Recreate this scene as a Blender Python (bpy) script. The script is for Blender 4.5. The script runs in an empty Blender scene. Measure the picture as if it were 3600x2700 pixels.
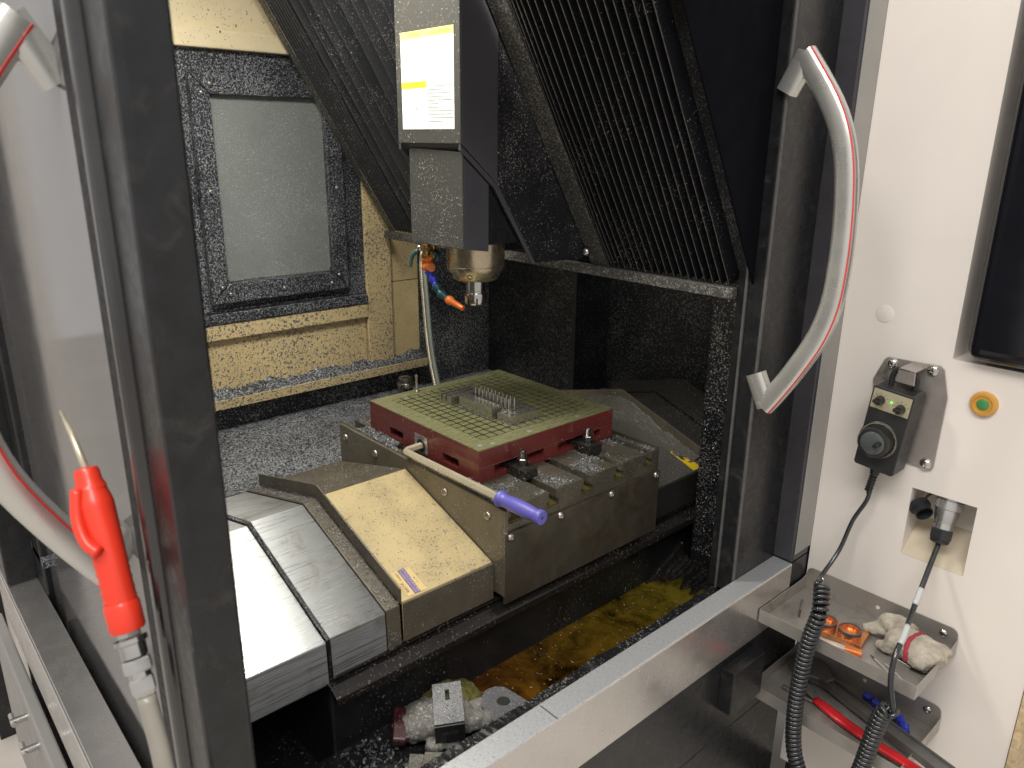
import bpy, bmesh, math, random
from mathutils import Vector, Matrix
random.seed(7)
sc = bpy.context.scene
COL = sc.collection
R = math.radians
PI = math.pi

# ---------------------------------------------------------------- camera
cam = bpy.data.cameras.new("camera")
camo = bpy.data.objects.new("camera", cam)
COL.objects.link(camo)
cam.sensor_width = 36
cam.lens = 26.949
cam.clip_start = 0.01
cam.clip_end = 200
_p, _y, _r = 0.30737096, 0.84076557, 0.01036433
_f = Vector((-math.sin(_y) * math.cos(_p), math.cos(_y) * math.cos(_p), -math.sin(_p)))
_rt = Vector((math.cos(_y), math.sin(_y), 0))
_up = _rt.cross(_f)
_c, _s = math.cos(_r), math.sin(_r)
_x = _c * _rt + _s * _up
_u = -_s * _rt + _c * _up
camo.matrix_world = Matrix(((_x.x, _u.x, -_f.x, 0), (_x.y, _u.y, -_f.y, 0), (_x.z, _u.z, -_f.z, 1.5831), (0, 0, 0, 1)))
cam.dof.use_dof = True
cam.dof.focus_distance = 1.75
cam.dof.aperture_fstop = 6.0
sc.camera = camo

# ---------------------------------------------------------------- world and light
world = bpy.data.worlds.new("World")
sc.world = world
world.use_nodes = True
_bg = world.node_tree.nodes["Background"]
_bg.inputs[0].default_value = (1.0, 0.96, 0.925, 1)
_bg.inputs[1].default_value = 0.70


def area(name, loc, target, sx, sy, power, col, spread=180):
    l = bpy.data.lights.new(name, 'AREA')
    l.shape = 'RECTANGLE'
    l.size, l.size_y = sx, sy
    l.energy = power
    l.color = col
    l.spread = R(spread)
    o = bpy.data.objects.new(name, l)
    COL.objects.link(o)
    o.location = loc
    o.rotation_euler = (Vector(target) - Vector(loc)).to_track_quat('-Z', 'Y').to_euler()
    return o


area("machine_lamp", (-1.28, 0.75, 2.16), (-1.20, 0.70, 0.9), 0.85, 0.14, 26, (1.0, 0.97, 0.88))
area("workshop_ceiling_lamp", (0.35, -0.7, 3.6), (-0.2, 0.9, 0.8), 2.6, 0.7, 88, (1.0, 0.97, 0.93))

sc.view_settings.view_transform = 'Standard'
sc.view_settings.look = 'None'
sc.view_settings.exposure = 0
sc.view_settings.gamma = 1
sc.cycles.max_bounces = 6
sc.cycles.diffuse_bounces = 3
sc.cycles.glossy_bounces = 4
sc.cycles.transmission_bounces = 4
sc.cycles.caustics_reflective = False
sc.cycles.caustics_refractive = False
sc.cycles.sample_clamp_indirect = 4
try:
    sc.cycles.use_denoising = True
    sc.cycles.denoiser = 'OPENIMAGEDENOISE'
    sc.cycles.denoising_input_passes = 'RGB_ALBEDO_NORMAL'
    sc.cycles.denoising_prefilter = 'ACCURATE'
except Exception:
    pass


# ---------------------------------------------------------------- materials
class NT:
    def __init__(s, name):
        s.m = bpy.data.materials.new(name)
        s.m.use_nodes = True
        s.t = s.m.node_tree
        s.b = s.t.nodes["Principled BSDF"]
        s.pos = s.t.nodes.new("ShaderNodeNewGeometry").outputs["Position"]

    def n(s, kind, **kw):
        n = s.t.nodes.new(kind)
        for k, v in kw.items():
            setattr(n, k, v)
        return n

    def l(s, a, b):
        s.t.links.new(a, b)

    def mapped(s, scale, rot=(0, 0, 0)):
        m = s.n("ShaderNodeMapping")
        m.inputs["Scale"].default_value = scale
        m.inputs["Rotation"].default_value = rot
        s.l(s.pos, m.inputs["Vector"])
        return m.outputs[0]

    def noise(s, scale, detail=2, rough=0.5, vec=None, dist=0.0):
        n = s.n("ShaderNodeTexNoise")
        n.inputs["Scale"].default_value = scale
        n.inputs["Detail"].default_value = detail
        n.inputs["Roughness"].default_value = rough
        n.inputs["Distortion"].default_value = dist
        s.l(vec if vec is not None else s.pos, n.inputs["Vector"])
        return n.outputs["Fac"]

    def rng(s, v, a, b, c=0.0, d=1.0):
        n = s.n("ShaderNodeMapRange")
        for i, x in enumerate((a, b, c, d)):
            n.inputs[i + 1].default_value = x
        s.l(v, n.inputs[0])
        return n.outputs[0]

    def math(s, op, a, b):
        n = s.n("ShaderNodeMath", operation=op)
        for i, x in enumerate((a, b)):
            if isinstance(x, (int, float)):
                n.inputs[i].default_value = x
            else:
                s.l(x, n.inputs[i])
        return n.outputs[0]

    def mix(s, fac, a, b):
        n = s.n("ShaderNodeMix", data_type='RGBA')
        fs = n.inputs[0]
        if isinstance(fac, (int, float)):
            fs.default_value = fac
        else:
            s.l(fac, fs)
        for idx, x in ((6, a), (7, b)):
            if isinstance(x, tuple):
                n.inputs[idx].default_value = (*x[:3], 1)
            else:
                s.l(x, n.inputs[idx])
        return n.outputs[2]

    def put(s, name, v):
        i = s.b.inputs[name]
        if isinstance(v, (int, float)):
            i.default_value = v
        elif isinstance(v, tuple):
            i.default_value = (*v[:3], 1)
        else:
            s.l(v, i)

    def bump(s, h, strength=0.3, dist=0.002):
        b = s.n("ShaderNodeBump")
        b.inputs["Strength"].default_value = strength
        b.inputs["Distance"].default_value = dist
        s.l(h, b.inputs["Height"])
        s.l(b.outputs[0], s.b.inputs["Normal"])


MATS = {}


def M(name, base, rough=0.5, metal=0.0, var=0.12, vscale=9.0, dirt=None, dirt_amt=0.4, dirt_scale=14,
      chips=0.0, chip_scale=420, chip_col=(0.42, 0.43, 0.45), chip_patch=4.0, brush=None, coat=0.0,
      spec=0.5, bump=0.0, bump_scale=300, ior=1.5, aniso=None):
    """One procedural material: base colour with soft variation, dirt patches, aluminium chips stuck to it, brushed streaks."""
    k = NT(name)
    n = k.noise(vscale, 4, 0.6)
    lo = tuple(c * (1 - var) for c in base)
    hi = tuple(min(1, c * (1 + var)) for c in base)
    col = k.mix(k.rng(n, 0.3, 0.7), lo, hi)
    rgh = k.rng(k.noise(vscale * 2.3, 3, 0.6), 0.3, 0.7, max(0.03, rough * 0.8), min(1, rough * 1.2))
    h = None
    if brush:
        b = k.noise(1.0, 3, 0.7, vec=k.mapped(brush))
        f = k.rng(b, 0.3, 0.7)
        col = k.mix(f, tuple(c * 0.82 for c in base), tuple(min(1, c * 1.12) for c in base))
        rgh = k.rng(b, 0.3, 0.7, max(0.05, rough * 0.6), min(1, rough * 1.35))
        h = f
    if dirt:
        d = k.rng(k.noise(dirt_scale, 6, 0.65, dist=0.6), 0.62 - dirt_amt * 0.3, 0.70, 0, 0.85)
        col = k.mix(d, col, dirt)
    if chips > 0:
        a = k.noise(chip_scale, 2, 0.55, dist=0.8)
        big = k.noise(chip_patch, 3, 0.6)
        th = k.rng(big, 0.3, 0.7, 0.5 - chips * 0.06, 0.5 + 0.16 * (1 - chips))
        # chips are thin: a narrow step of the noise above a threshold that wanders with the patches
        dlt = k.math('SUBTRACT', a, th)
        base_th = 0.5 + 0.2 * (0.5 - chips)
        mask = k.rng(k.math('ADD', dlt, 0.5), base_th, base_th + 0.045)
        sheen = k.noise(chip_scale * 1.7, 1, 0.5)
        cc = k.mix(k.rng(sheen, 0.35, 0.65), tuple(c * 0.4 for c in chip_col), tuple(min(1, c * 1.5) for c in chip_col))
        col = k.mix(mask, col, cc)
        rgh = k.math('ADD', k.math('MULTIPLY', mask, 0.0), rgh)
        k.put("Metallic", k.math('ADD', k.math('MULTIPLY', mask, 0.25), metal) if metal < 0.7 else metal)
        k.bump(mask, 0.55, 0.0022)
    else:
        k.put("Metallic", metal)
        if h is not None:
            k.bump(h, 0.04, 0.0005)
        elif bump > 0:
            k.bump(k.noise(bump_scale, 3, 0.6), bump, 0.002)
    k.put("Base Color", col)
    k.put("Roughness", rgh)
    k.put("IOR", ior)
    k.put("Specular IOR Level", spec)
    k.put("Coat Weight", coat)
    if aniso:
        k.put("Anisotropic", 0.94)
        cv = k.n("ShaderNodeCombineXYZ")
        for i_ in range(3):
            cv.inputs[i_].default_value = aniso[i_]
        k.l(cv.outputs[0], k.b.inputs["Tangent"])
    if coat:
        k.put("Coat Roughness", 0.12)
    MATS[name] = k.m
    return k.m


BLACK = (0.016, 0.017, 0.021)
CREAM = (0.68, 0.53, 0.28)
m_white = M("cream_white_paint", (0.80, 0.745, 0.685), 0.42, var=0.025, vscale=5)
m_floor = M("grey_floor_paint", (0.60, 0.56, 0.51), 0.35, var=0.12, vscale=3)
m_blackp = M("black_paint", (0.0125, 0.013, 0.0145), 0.30, var=0.3, vscale=30, spec=0.45, dirt=(0.035, 0.033, 0.031), dirt_amt=0.22, dirt_scale=22)
m_blackd = M("black_paint_dusty", (0.020, 0.0205, 0.023), 0.38, var=0.3, vscale=20)
m_doorglass = M("door_tinted_glass", (0.105, 0.102, 0.102), 0.09, var=0.1, ior=2.0, spec=0.8)
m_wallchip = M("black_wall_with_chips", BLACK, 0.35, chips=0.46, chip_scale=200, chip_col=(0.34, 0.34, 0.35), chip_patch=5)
m_wallchip2 = M("black_wall_fewer_shaded_chips", (0.008, 0.009, 0.011), 0.4, chips=0.33, chip_scale=190, chip_col=(0.12, 0.117, 0.115), chip_patch=6)  # fewer chips, coloured darker to carry the shade on the back walls
m_frame = M("black_frame_thick_chips", (0.014, 0.016, 0.021), 0.4, chips=0.52, chip_scale=230, chip_col=(0.29, 0.30, 0.325), chip_patch=5)
m_shelfchip = M("chip_drift", (0.022, 0.024, 0.028), 0.5, chips=0.66, chip_scale=200, chip_col=(0.29, 0.30, 0.32), chip_patch=7)
m_cream = M("cream_wall_chips", CREAM, 0.38, var=0.08, chips=0.47, chip_scale=170, chip_col=(0.17, 0.18, 0.20), chip_patch=3.2)
m_cream2 = M("cream_wall_fewer_chips", CREAM, 0.38, var=0.08, chips=0.28, chip_scale=230, chip_col=(0.20, 0.21, 0.23), chip_patch=4)
m_creamtop = M("cream_wall_clean", (0.70, 0.60, 0.40), 0.4, var=0.05, chips=0.05, chip_scale=170, chip_col=(0.15, 0.15, 0.14), chip_patch=6)
m_pane = M("window_pane_chips", (0.20, 0.215, 0.21), 0.30, var=0.10, vscale=3, chips=0.34, chip_scale=330, chip_col=(0.50, 0.51, 0.52), chip_patch=4)
m_bellows = M("black_bellows_cloth", (0.0055, 0.0058, 0.0085), 0.6, chips=0.05, chip_scale=320, chip_col=(0.3, 0.29, 0.27), chip_patch=7, spec=0.15)
m_bellowsL = M("black_bellows_cloth_dusty", (0.024, 0.025, 0.030), 0.36, chips=0.12, chip_scale=300, chip_col=(0.34, 0.33, 0.30), chip_patch=8)
m_head = M("dark_grey_head_paint", (0.062, 0.061, 0.056), 0.40, var=0.06, chips=0.012, chip_scale=350, chip_col=(0.6, 0.58, 0.54), chip_patch=5)
m_headside = M("black_head_side_paint", (0.064, 0.064, 0.075), 0.34, var=0.1, chips=0.0)
m_rail = M("chip_covered_rail", (0.05, 0.049, 0.045), 0.5, chips=0.5, chip_scale=240, chip_col=(0.24, 0.23, 0.21))
m_steel = M("brushed_stainless", (0.47, 0.48, 0.485), 0.36, 1.0, brush=(600, 7, 600), dirt=(0.30, 0.285, 0.25), dirt_amt=0.25, dirt_scale=16, aniso=(0.95, 0, -0.31))
m_ridge = M("dusty_pleat_edge", (0.11, 0.105, 0.095), 0.5, var=0.5, vscale=120)
m_wedge = M("black_carriage_plate", (0.011, 0.011, 0.014), 0.4, chips=0.13, chip_scale=280, chip_col=(0.34, 0.33, 0.32), chip_patch=5)
m_sill = M("stainless_sill", (0.66, 0.64, 0.61), 0.26, 0.85, var=0.05, vscale=8)
m_silltop = M("scratched_stainless", (0.62, 0.63, 0.65), 0.38, 0.65, var=0.05, vscale=30, brush=(900, 160, 900))
m_tray = M("stainless_tray", (0.41, 0.385, 0.355), 0.36, 0.6, var=0.08, vscale=12, dirt=(0.27, 0.235, 0.19), dirt_amt=0.25, dirt_scale=12)
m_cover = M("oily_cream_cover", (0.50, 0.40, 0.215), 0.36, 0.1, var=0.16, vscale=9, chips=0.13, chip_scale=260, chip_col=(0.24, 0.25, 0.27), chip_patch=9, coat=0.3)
m_coverd = M("oily_brown_shaded_cover", (0.125, 0.108, 0.08), 0.36, 0.3, var=0.2, vscale=14, chips=0.12, chip_scale=280, chip_col=(0.4, 0.39, 0.36), chip_patch=9, coat=0.2)  # oily brown metal; also gives the cover's far half its shade
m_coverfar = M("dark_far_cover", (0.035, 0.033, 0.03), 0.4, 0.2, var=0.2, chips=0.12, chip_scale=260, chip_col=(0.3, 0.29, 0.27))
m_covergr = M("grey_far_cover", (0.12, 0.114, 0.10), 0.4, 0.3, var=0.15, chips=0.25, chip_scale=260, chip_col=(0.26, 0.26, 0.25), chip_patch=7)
m_table = M("oily_table_steel", (0.13, 0.117, 0.088), 0.30, 0.55, var=0.25, vscale=16, chips=0.26, chip_scale=300, chip_col=(0.30, 0.30, 0.27), chip_patch=12)
m_tableside = M("oily_table_side", (0.080, 0.069, 0.050), 0.36, 0.35, var=0.25, vscale=18, dirt=(0.05, 0.03, 0.016), dirt_amt=0.4, dirt_scale=9)
m_plateside = M("oily_guard_plate", (0.155, 0.135, 0.095), 0.34, 0.35, var=0.2, vscale=12, chips=0.10, chip_scale=260, chip_col=(0.4, 0.4, 0.4), chip_patch=9)
m_red = M("red_chuck_paint", (0.135, 0.024, 0.021), 0.24, var=0.12, vscale=10, chips=0.02, chip_scale=190, chip_col=(0.4, 0.3, 0.3), coat=0.3)
m_pole = M("coolant_wet_pole_steel", (0.245, 0.243, 0.122), 0.30, 0.35, var=0.15, vscale=40, brush=(220, 40, 220))
m_border = M("coolant_wet_border_steel", (0.26, 0.257, 0.135), 0.32, 0.35, var=0.2, vscale=25, brush=(160, 30, 160))
m_gap = M("black_epoxy", (0.008, 0.008, 0.006), 0.6, spec=0.1)
m_work = M("machined_steel", (0.46, 0.44, 0.385), 0.27, 0.85, var=0.12, vscale=60)
m_hole = M("hole_shade_black", (0.012, 0.011, 0.01), 0.6)  # near-black standing in for the shade inside holes and slots
m_hex = M("plated_wrench_steel", (0.68, 0.61, 0.45), 0.30, 0.55, var=0.06, vscale=20)
m_blueh = M("blue_vinyl_grip", (0.115, 0.105, 0.42), 0.38, var=0.05, coat=0.15, bump=0.04)
m_bolt = M("bolt_steel", (0.46, 0.43, 0.38), 0.32, 0.95, var=0.2, vscale=80)
m_darkbolt = M("oily_dark_bolt", (0.16, 0.155, 0.145), 0.22, 0.9, var=0.3, vscale=60)
m_clamp = M("black_oxide_clamp", (0.055, 0.05, 0.042), 0.28, 0.7, var=0.3, vscale=30, chips=0.06, chip_scale=220, chip_col=(0.4, 0.4, 0.4))
m_gold = M("tan_plated_spindle", (0.50, 0.43, 0.31), 0.27, 0.9, var=0.05, vscale=25)
m_chrome = M("ground_steel", (0.58, 0.57, 0.55), 0.18, 1.0, var=0.08, vscale=30)
m_brass = M("brass", (0.36, 0.24, 0.09), 0.30, 0.9, var=0.25, vscale=60)
m_orange = M("orange_plastic", (0.72, 0.17, 0.02), 0.32, var=0.06, coat=0.2)
m_blue = M("blue_plastic", (0.035, 0.05, 0.50), 0.30, var=0.06, coat=0.2)
m_teal = M("dark_teal_plastic", (0.012, 0.07, 0.085), 0.28, var=0.06, coat=0.2)
m_lever = M("green_vinyl", (0.05, 0.11, 0.095), 0.4)
m_conduit = M("armoured_conduit", (0.40, 0.36, 0.28), 0.4, 0.7, var=0.1)
m_tube = M("grey_green_tube", (0.30, 0.33, 0.29), 0.35, 0.3, var=0.1)
m_handle = M("anodised_handle", (0.66, 0.655, 0.62), 0.30, 0.75, var=0.03)
m_stripe = M("red_stripe", (0.62, 0.05, 0.045), 0.4)
m_redgun = M("red_plastic", (0.80, 0.045, 0.02), 0.34, var=0.05, coat=0.15)
m_grey = M("grey_trim", (0.30, 0.29, 0.275), 0.40, var=0.05)
m_greyjamb = M("dark_grey_jamb", (0.045, 0.044, 0.05), 0.30, var=0.15, vscale=12)
m_screen = M("black_gloss_plastic", (0.008, 0.008, 0.011), 0.10, var=0.1)
m_bracket = M("brushed_bracket_plate", (0.50, 0.455, 0.425), 0.36, 0.75, var=0.06, vscale=16, dirt=(0.2, 0.18, 0.17), dirt_amt=0.12, dirt_scale=18)
m_pendant = M("black_abs_plastic", (0.022, 0.023, 0.024), 0.40, var=0.1, bump=0.05, bump_scale=900)
m_pendface = M("khaki_face_plate", (0.36, 0.33, 0.22), 0.4, var=0.08)
m_knob = M("black_knob_plastic", (0.02, 0.019, 0.017), 0.32)
m_wheel = M("dark_grey_wheel", (0.075, 0.085, 0.085), 0.25)
m_rod = M("dull_rod_steel", (0.50, 0.49, 0.47), 0.42, 0.6)
m_rimgrey = M("dark_seal_grey", (0.085, 0.082, 0.08), 0.4, var=0.2, vscale=40)
m_blackgloss = M("black_gloss_enamel", (0.014, 0.0142, 0.016), 0.20, var=0.2, vscale=60, spec=0.8, coat=0.6, bump=0.05, bump_scale=120)
m_postchip = M("black_post_chips", (0.010, 0.010, 0.012), 0.4, chips=0.22, chip_scale=230, chip_col=(0.25, 0.245, 0.23), chip_patch=9)
m_blackmat = M("matt_black_stile", (0.0095, 0.0097, 0.0115), 0.5, var=0.2, vscale=40, spec=0.25)
m_print = M("pale_print", (0.62, 0.55, 0.42), 0.5)
m_rubber = M("black_rubber", (0.020, 0.020, 0.022), 0.42)
m_cable = M("black_cable_sheath", (0.022, 0.024, 0.026), 0.22, var=0.2, vscale=60, coat=0.4)
m_sleeve = M("clear_cable_sleeve", (0.50, 0.51, 0.50), 0.15)
m_alu = M("satin_aluminium", (0.56, 0.555, 0.54), 0.30, 0.9, var=0.05)
m_amber = M("amber_plastic", (0.60, 0.30, 0.05), 0.22, var=0.1, coat=0.4)
m_green = M("green_plastic", (0.07, 0.26, 0.08), 0.3)
m_copper = M("copper", (0.78, 0.34, 0.15), 0.25, 0.85, var=0.1, vscale=40)
m_coppergrey = M("dull_ring_edge", (0.16, 0.155, 0.15), 0.35, 0.7)
m_clear = M("milky_plastic", (0.55, 0.42, 0.34), 0.3)
m_glove = M("grey_knit_glove", (0.42, 0.375, 0.305), 0.95, var=0.22, vscale=28, bump=0.6, bump_scale=420, dirt=(0.24, 0.215, 0.17), dirt_amt=0.5, dirt_scale=26)
m_cuff = M("crimson_knit_band", (0.36, 0.035, 0.06), 0.9, var=0.2, bump=0.6, bump_scale=420)
m_wrench = M("phosphated_wrench", (0.17, 0.165, 0.155), 0.36, 0.5, var=0.2, vscale=20)
m_redh = M("red_dipped_grip", (0.52, 0.014, 0.02), 0.32, coat=0.2)
m_wetglove = M("soaked_grey_glove", (0.16, 0.152, 0.135), 0.6, var=0.3, chips=0.42, chip_scale=260, chip_col=(0.32, 0.31, 0.29), chip_patch=20)
m_wetcuff = M("soaked_maroon_cuff", (0.045, 0.010, 0.013), 0.3, var=0.3, chips=0.1, chip_scale=260, chip_col=(0.2, 0.12, 0.12))
m_yellowrag = M("yellow_soaked_rag", (0.105, 0.092, 0.020), 0.5, var=0.35, vscale=18, chips=0.12, chip_scale=260, chip_col=(0.25, 0.25, 0.2))
m_plated = M("chip_dusted_steel", (0.15, 0.15, 0.158), 0.45, 0.4, var=0.15, chips=0.45, chip_scale=280, chip_col=(0.25, 0.25, 0.26), chip_patch=15)
m_bed = M("black_cast_bed", (0.013, 0.014, 0.015), 0.32, var=0.4, vscale=15, chips=0.05, chip_scale=200, chip_col=(0.3, 0.25, 0.2))
m_grime = M("rusty_sludge", (0.014, 0.012, 0.011), 0.25, chips=0.16, chip_scale=200, chip_col=(0.16, 0.13, 0.11))
m_lip = M("black_lip_with_chips", (0.008, 0.008, 0.009), 0.35, chips=0.24, chip_scale=230, chip_col=(0.22, 0.22, 0.23), chip_patch=9)
m_yellow = M("yellow_sticker", (0.72, 0.50, 0.02), 0.5)
m_purple = M("purple_print", (0.10, 0.08, 0.33), 0.5, var=0.2)
m_tan = M("tan_sticker", (0.62, 0.46, 0.20), 0.45)
m_labelw = M("white_label", (0.90, 0.90, 0.88), 0.4, var=0.01)
m_labely = M("yellow_label_header", (0.86, 0.78, 0.22), 0.4, var=0.02)
m_labely2 = M("yellow_label_bar", (0.84, 0.66, 0.06), 0.4, var=0.02)
m_ink = M("faded_ink", (0.20, 0.23, 0.23), 0.5)
m_inky = M("faded_yellow_ink", (0.72, 0.56, 0.02), 0.5)
m_inkd = M("dark_ink", (0.05, 0.05, 0.06), 0.5)
m_chip = M("aluminium_chips", (0.27, 0.275, 0.28), 0.42, 0.5, var=0.35, vscale=250)
m_led = NT("green_led")
m_led.put("Base Color", (0.1, 0.8, 0.05))
m_led.put("Emission Color", (0.18, 1.0, 0.04))
m_led.put("Emission Strength", 1.4)
m_led = m_led.m


def coolant():  # amber, sludge showing through
    k = NT("amber_coolant")
    a = k.noise(9, 6, 0.65, dist=1.2)
    b = k.noise(46, 5, 0.7)
    sep = k.n("ShaderNodeSeparateXYZ")
    k.l(k.pos, sep.inputs[0])
    along = k.rng(sep.outputs[1], 0.75, 1.45)
    deep = k.mix(along, (0.012, 0.0034, 0.0008), (0.013, 0.0105, 0.0018))
    lite = k.mix(along, (0.10, 0.030, 0.004), (0.17, 0.135, 0.014))
    f = k.rng(k.math('ADD', a, k.math('MULTIPLY', b, 0.35)), 0.52, 0.80)
    col = k.mix(f, deep, lite)
    sp = k.rng(k.noise(190, 1, 0.5), 0.73, 0.76)
    col = k.mix(sp, col, (0.45, 0.42, 0.36))
    k.put("Base Color", col)
    k.put("Roughness", 0.05)
    k.put("IOR", 1.33)
    k.bump(k.noise(22, 3, 0.5), 0.05, 0.004)
    return k.m


m_coolant = coolant()


# ---------------------------------------------------------------- geometry helpers
class MB:
    def __init__(s):
        s.v, s.f = [], []

    def add(s, vs, fs):
        b = len(s.v)
        s.v.extend(Vector(v) for v in vs)
        s.f.extend(tuple(b + i for i in f) for f in fs)
        return s

    def box(s, x0, x1, y0, y1, z0, z1):
        v = [(x, y, z) for x in (x0, x1) for y in (y0, y1) for z in (z0, z1)]
        return s.add(v, [(0, 1, 3, 2), (4, 6, 7, 5), (0, 4, 5, 1), (2, 3, 7, 6), (0, 2, 6, 4), (1, 5, 7, 3)])

    def obox(s, c, ax, ay, az):
        """box from centre and three half-axis vectors"""
        c, ax, ay, az = map(Vector, (c, ax, ay, az))
        v = [c + i * ax + j * ay + k * az for i in (-1, 1) for j in (-1, 1) for k in (-1, 1)]
        return s.add(v, [(0, 1, 3, 2), (4, 6, 7, 5), (0, 4, 5, 1), (2, 3, 7, 6), (0, 2, 6, 4), (1, 5, 7, 3)])

    def prism(s, poly, axis, a, b):
        """2-D polygon extruded along axis 0/1/2 from a to b; poly gives the other two coordinates in x,y,z order"""
        n = len(poly)
        vs = []
        for t in (a, b):
            for p in poly:
                q = list(p)
                q.insert(axis, t)
                vs.append(q)
        fs = [(i, (i + 1) % n, n + (i + 1) % n, n + i) for i in range(n)]
        return s.add(vs, fs + [tuple(range(n))[::-1], tuple(range(n, 2 * n))])

    def sheet(s, path, axis, a, b, th):
        """open profile with thickness th (below), extruded along axis"""
        P = [Vector(p) for p in path]
        low = []
        for i, p in enumerate(P):
            d = Vector((0, 0))
            if i > 0:
                e = (P[i] - P[i - 1]).normalized(); d += Vector((-e.y, e.x))
            if i < len(P) - 1:
                e = (P[i + 1] - P[i]).normalized(); d += Vector((-e.y, e.x))
            d.normalize()
            low.append(p - d * th)
        n = len(P)
        vs = []
        for t in (a, b):
            for p in P + low:
                q = list(p)
                q.insert(axis, t)
                vs.append(q)
        m = 2 * n
        fs = []
        for i in range(n - 1):
            fs += [(i, i + 1, m + i + 1, m + i), (n + i, m + n + i, m + n + i + 1, n + i + 1),
                   (i, n + i, n + i + 1, i + 1), (m + i, m + i + 1, m + n + i + 1, m + n + i)]
        fs += [(0, m, m + n, n), (n - 1, 2 * n - 1, m + 2 * n - 1, m + n - 1)]
        return s.add(vs, fs)

    def lathe(s, prof, origin=(0, 0, 0), axis=(0, 0, 1), n=24, cap=True):
        """profile of (radius, height) turned about axis through origin"""
        o, a = Vector(origin), Vector(axis).normalized()
        u = a.orthogonal().normalized()
        w = a.cross(u)
        vs = []
        for r, h in prof:
            for i in range(n):
                t = 2 * PI * i / n
                vs.append(o + a * h + (u * math.cos(t) + w * math.sin(t)) * r)
        fs = []
        for j in range(len(prof) - 1):
            for i in range(n):
                fs.append((j * n + i, j * n + (i + 1) % n, (j + 1) * n + (i + 1) % n, (j + 1) * n + i))
        if cap:
            fs.append(tuple(range(n))[::-1])
            fs.append(tuple(range((len(prof) - 1) * n, len(prof) * n)))
        return s.add(vs, fs)

    def cyl(s, p0, p1, r, n=16, r1=None):
        d = Vector(p1) - Vector(p0)
        return s.lathe([(r, 0), (r if r1 is None else r1, d.length)], p0, d, n)

    def tube(s, path, r, n=10, closed=False):
        P = [Vector(p) for p in path]
        rr = r if isinstance(r, (list, tuple)) else [r] * len(P)
        T = []
        for i in range(len(P)):
            a = P[max(0, i - 1)]; b = P[min(len(P) - 1, i + 1)]
            T.append((b - a).normalized())
        u = T[0].orthogonal().normalized()
        vs = []
        for i, p in enumerate(P):
            u = (u - T[i] * u.dot(T[i])).normalized()
            w = T[i].cross(u)
            for k in range(n):
                t = 2 * PI * k / n
                vs.append(p + (u * math.cos(t) + w * math.sin(t)) * rr[i])
        fs = [(j * n + i, j * n + (i + 1) % n, (j + 1) * n + (i + 1) % n, (j + 1) * n + i) for j in range(len(P) - 1) for i in range(n)]
        fs += [tuple(range(n))[::-1], tuple(range((len(P) - 1) * n, len(P) * n))]
        return s.add(vs, fs)

    def ring_sections(s, secs):
        """list of equal-length point loops joined by quads, ends capped"""
        n = len(secs[0])
        vs = [p for q in secs for p in q]
        fs = [(j * n + i, j * n + (i + 1) % n, (j + 1) * n + (i + 1) % n, (j + 1) * n + i) for j in range(len(secs) - 1) for i in range(n)]
        fs += [tuple(range(n))[::-1], tuple(range((len(secs) - 1) * n, len(secs) * n))]
        return s.add(vs, fs)

    def ball(s, c, rx, ry=None, rz=None, n=14, m=8):
        ry = ry or rx; rz = rz or rx
        c = Vector(c)
        vs, fs = [], []
        for j in range(m + 1):
            p = PI * j / m
            for i in range(n):
                t = 2 * PI * i / n
                vs.append(c + Vector((rx * math.sin(p) * math.cos(t), ry * math.sin(p) * math.sin(t), rz * math.cos(p))))
        for j in range(m):
            for i in range(n):
                fs.append((j * n + i, (j + 1) * n + i, (j + 1) * n + (i + 1) % n, j * n + (i + 1) % n))
        return s.add(vs, fs)


def spline(pts, k=8):
    P = [Vector(p) for p in pts]
    out = []
    for i in range(len(P) - 1):
        a = P[i - 1] if i else P[0] * 2 - P[1]
        b, c = P[i], P[i + 1]
        d = P[i + 2] if i + 2 < len(P) else P[-1] * 2 - P[-2]
        for j in range(k):
            t = j / k
            out.append(0.5 * ((2 * b) + (c - a) * t + (2 * a - 5 * b + 4 * c - d) * t * t + (3 * b - a - 3 * c + d) * t ** 3))
    out.append(P[-1])
    return out


def world_loc(o):
    v = Vector((0, 0, 0))
    while o is not None:
        v += o.location
        o = o.parent
    return v


def obj(name, mb, mat, parent=None, label=None, smooth=False, bevel=0.0, kind=None, seg=2):
    off = world_loc(parent) if parent is not None else Vector((0, 0, 0))
    me = bpy.data.meshes.new(name)
    me.from_pydata([v - off for v in mb.v], [], mb.f)
    bm = bmesh.new()
    bm.from_mesh(me)
    bmesh.ops.recalc_face_normals(bm, faces=bm.faces)
    bm.to_mesh(me)
    bm.free()
    me.materials.append(mat)
    o = bpy.data.objects.new(name, me)
    COL.objects.link(o)
    if parent is not None:
        o.parent = parent
    if smooth:
        for p in me.polygons:
            p.use_smooth = True
        if smooth == 'auto':
            me.set_sharp_from_angle(angle=R(38))
    if bevel:
        b = o.modifiers.new("bevel", 'BEVEL')
        b.width = bevel
        b.segments = seg
        b.limit_method = 'ANGLE'
        b.angle_limit = R(35)
        b.harden_normals = False
    if label:
        o["label"] = label
    if kind:
        o["kind"] = kind
    return o


def thing(name, label, cat, loc, group=None):
    o = bpy.data.objects.new(name, None)
    o.empty_display_size = 0.02
    COL.objects.link(o)
    o.location = loc
    o["label"] = label
    o["category"] = cat
    if group:
        o["group"] = group
    return o


def tag(o, label, cat, group=None):
    o["label"] = label
    o["category"] = cat
    if group:
        o["group"] = group
    return o


def dup(o, delta, parent=None, label=None):
    """copy of an object and everything under it, moved by delta"""
    c = o.copy()
    COL.objects.link(c)
    c.parent = parent
    c.location = Vector(o.location) + Vector(delta)
    if label:
        c["label"] = label
    for ch in list(o.children):
        dup(ch, (0, 0, 0), c)
    return c


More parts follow.
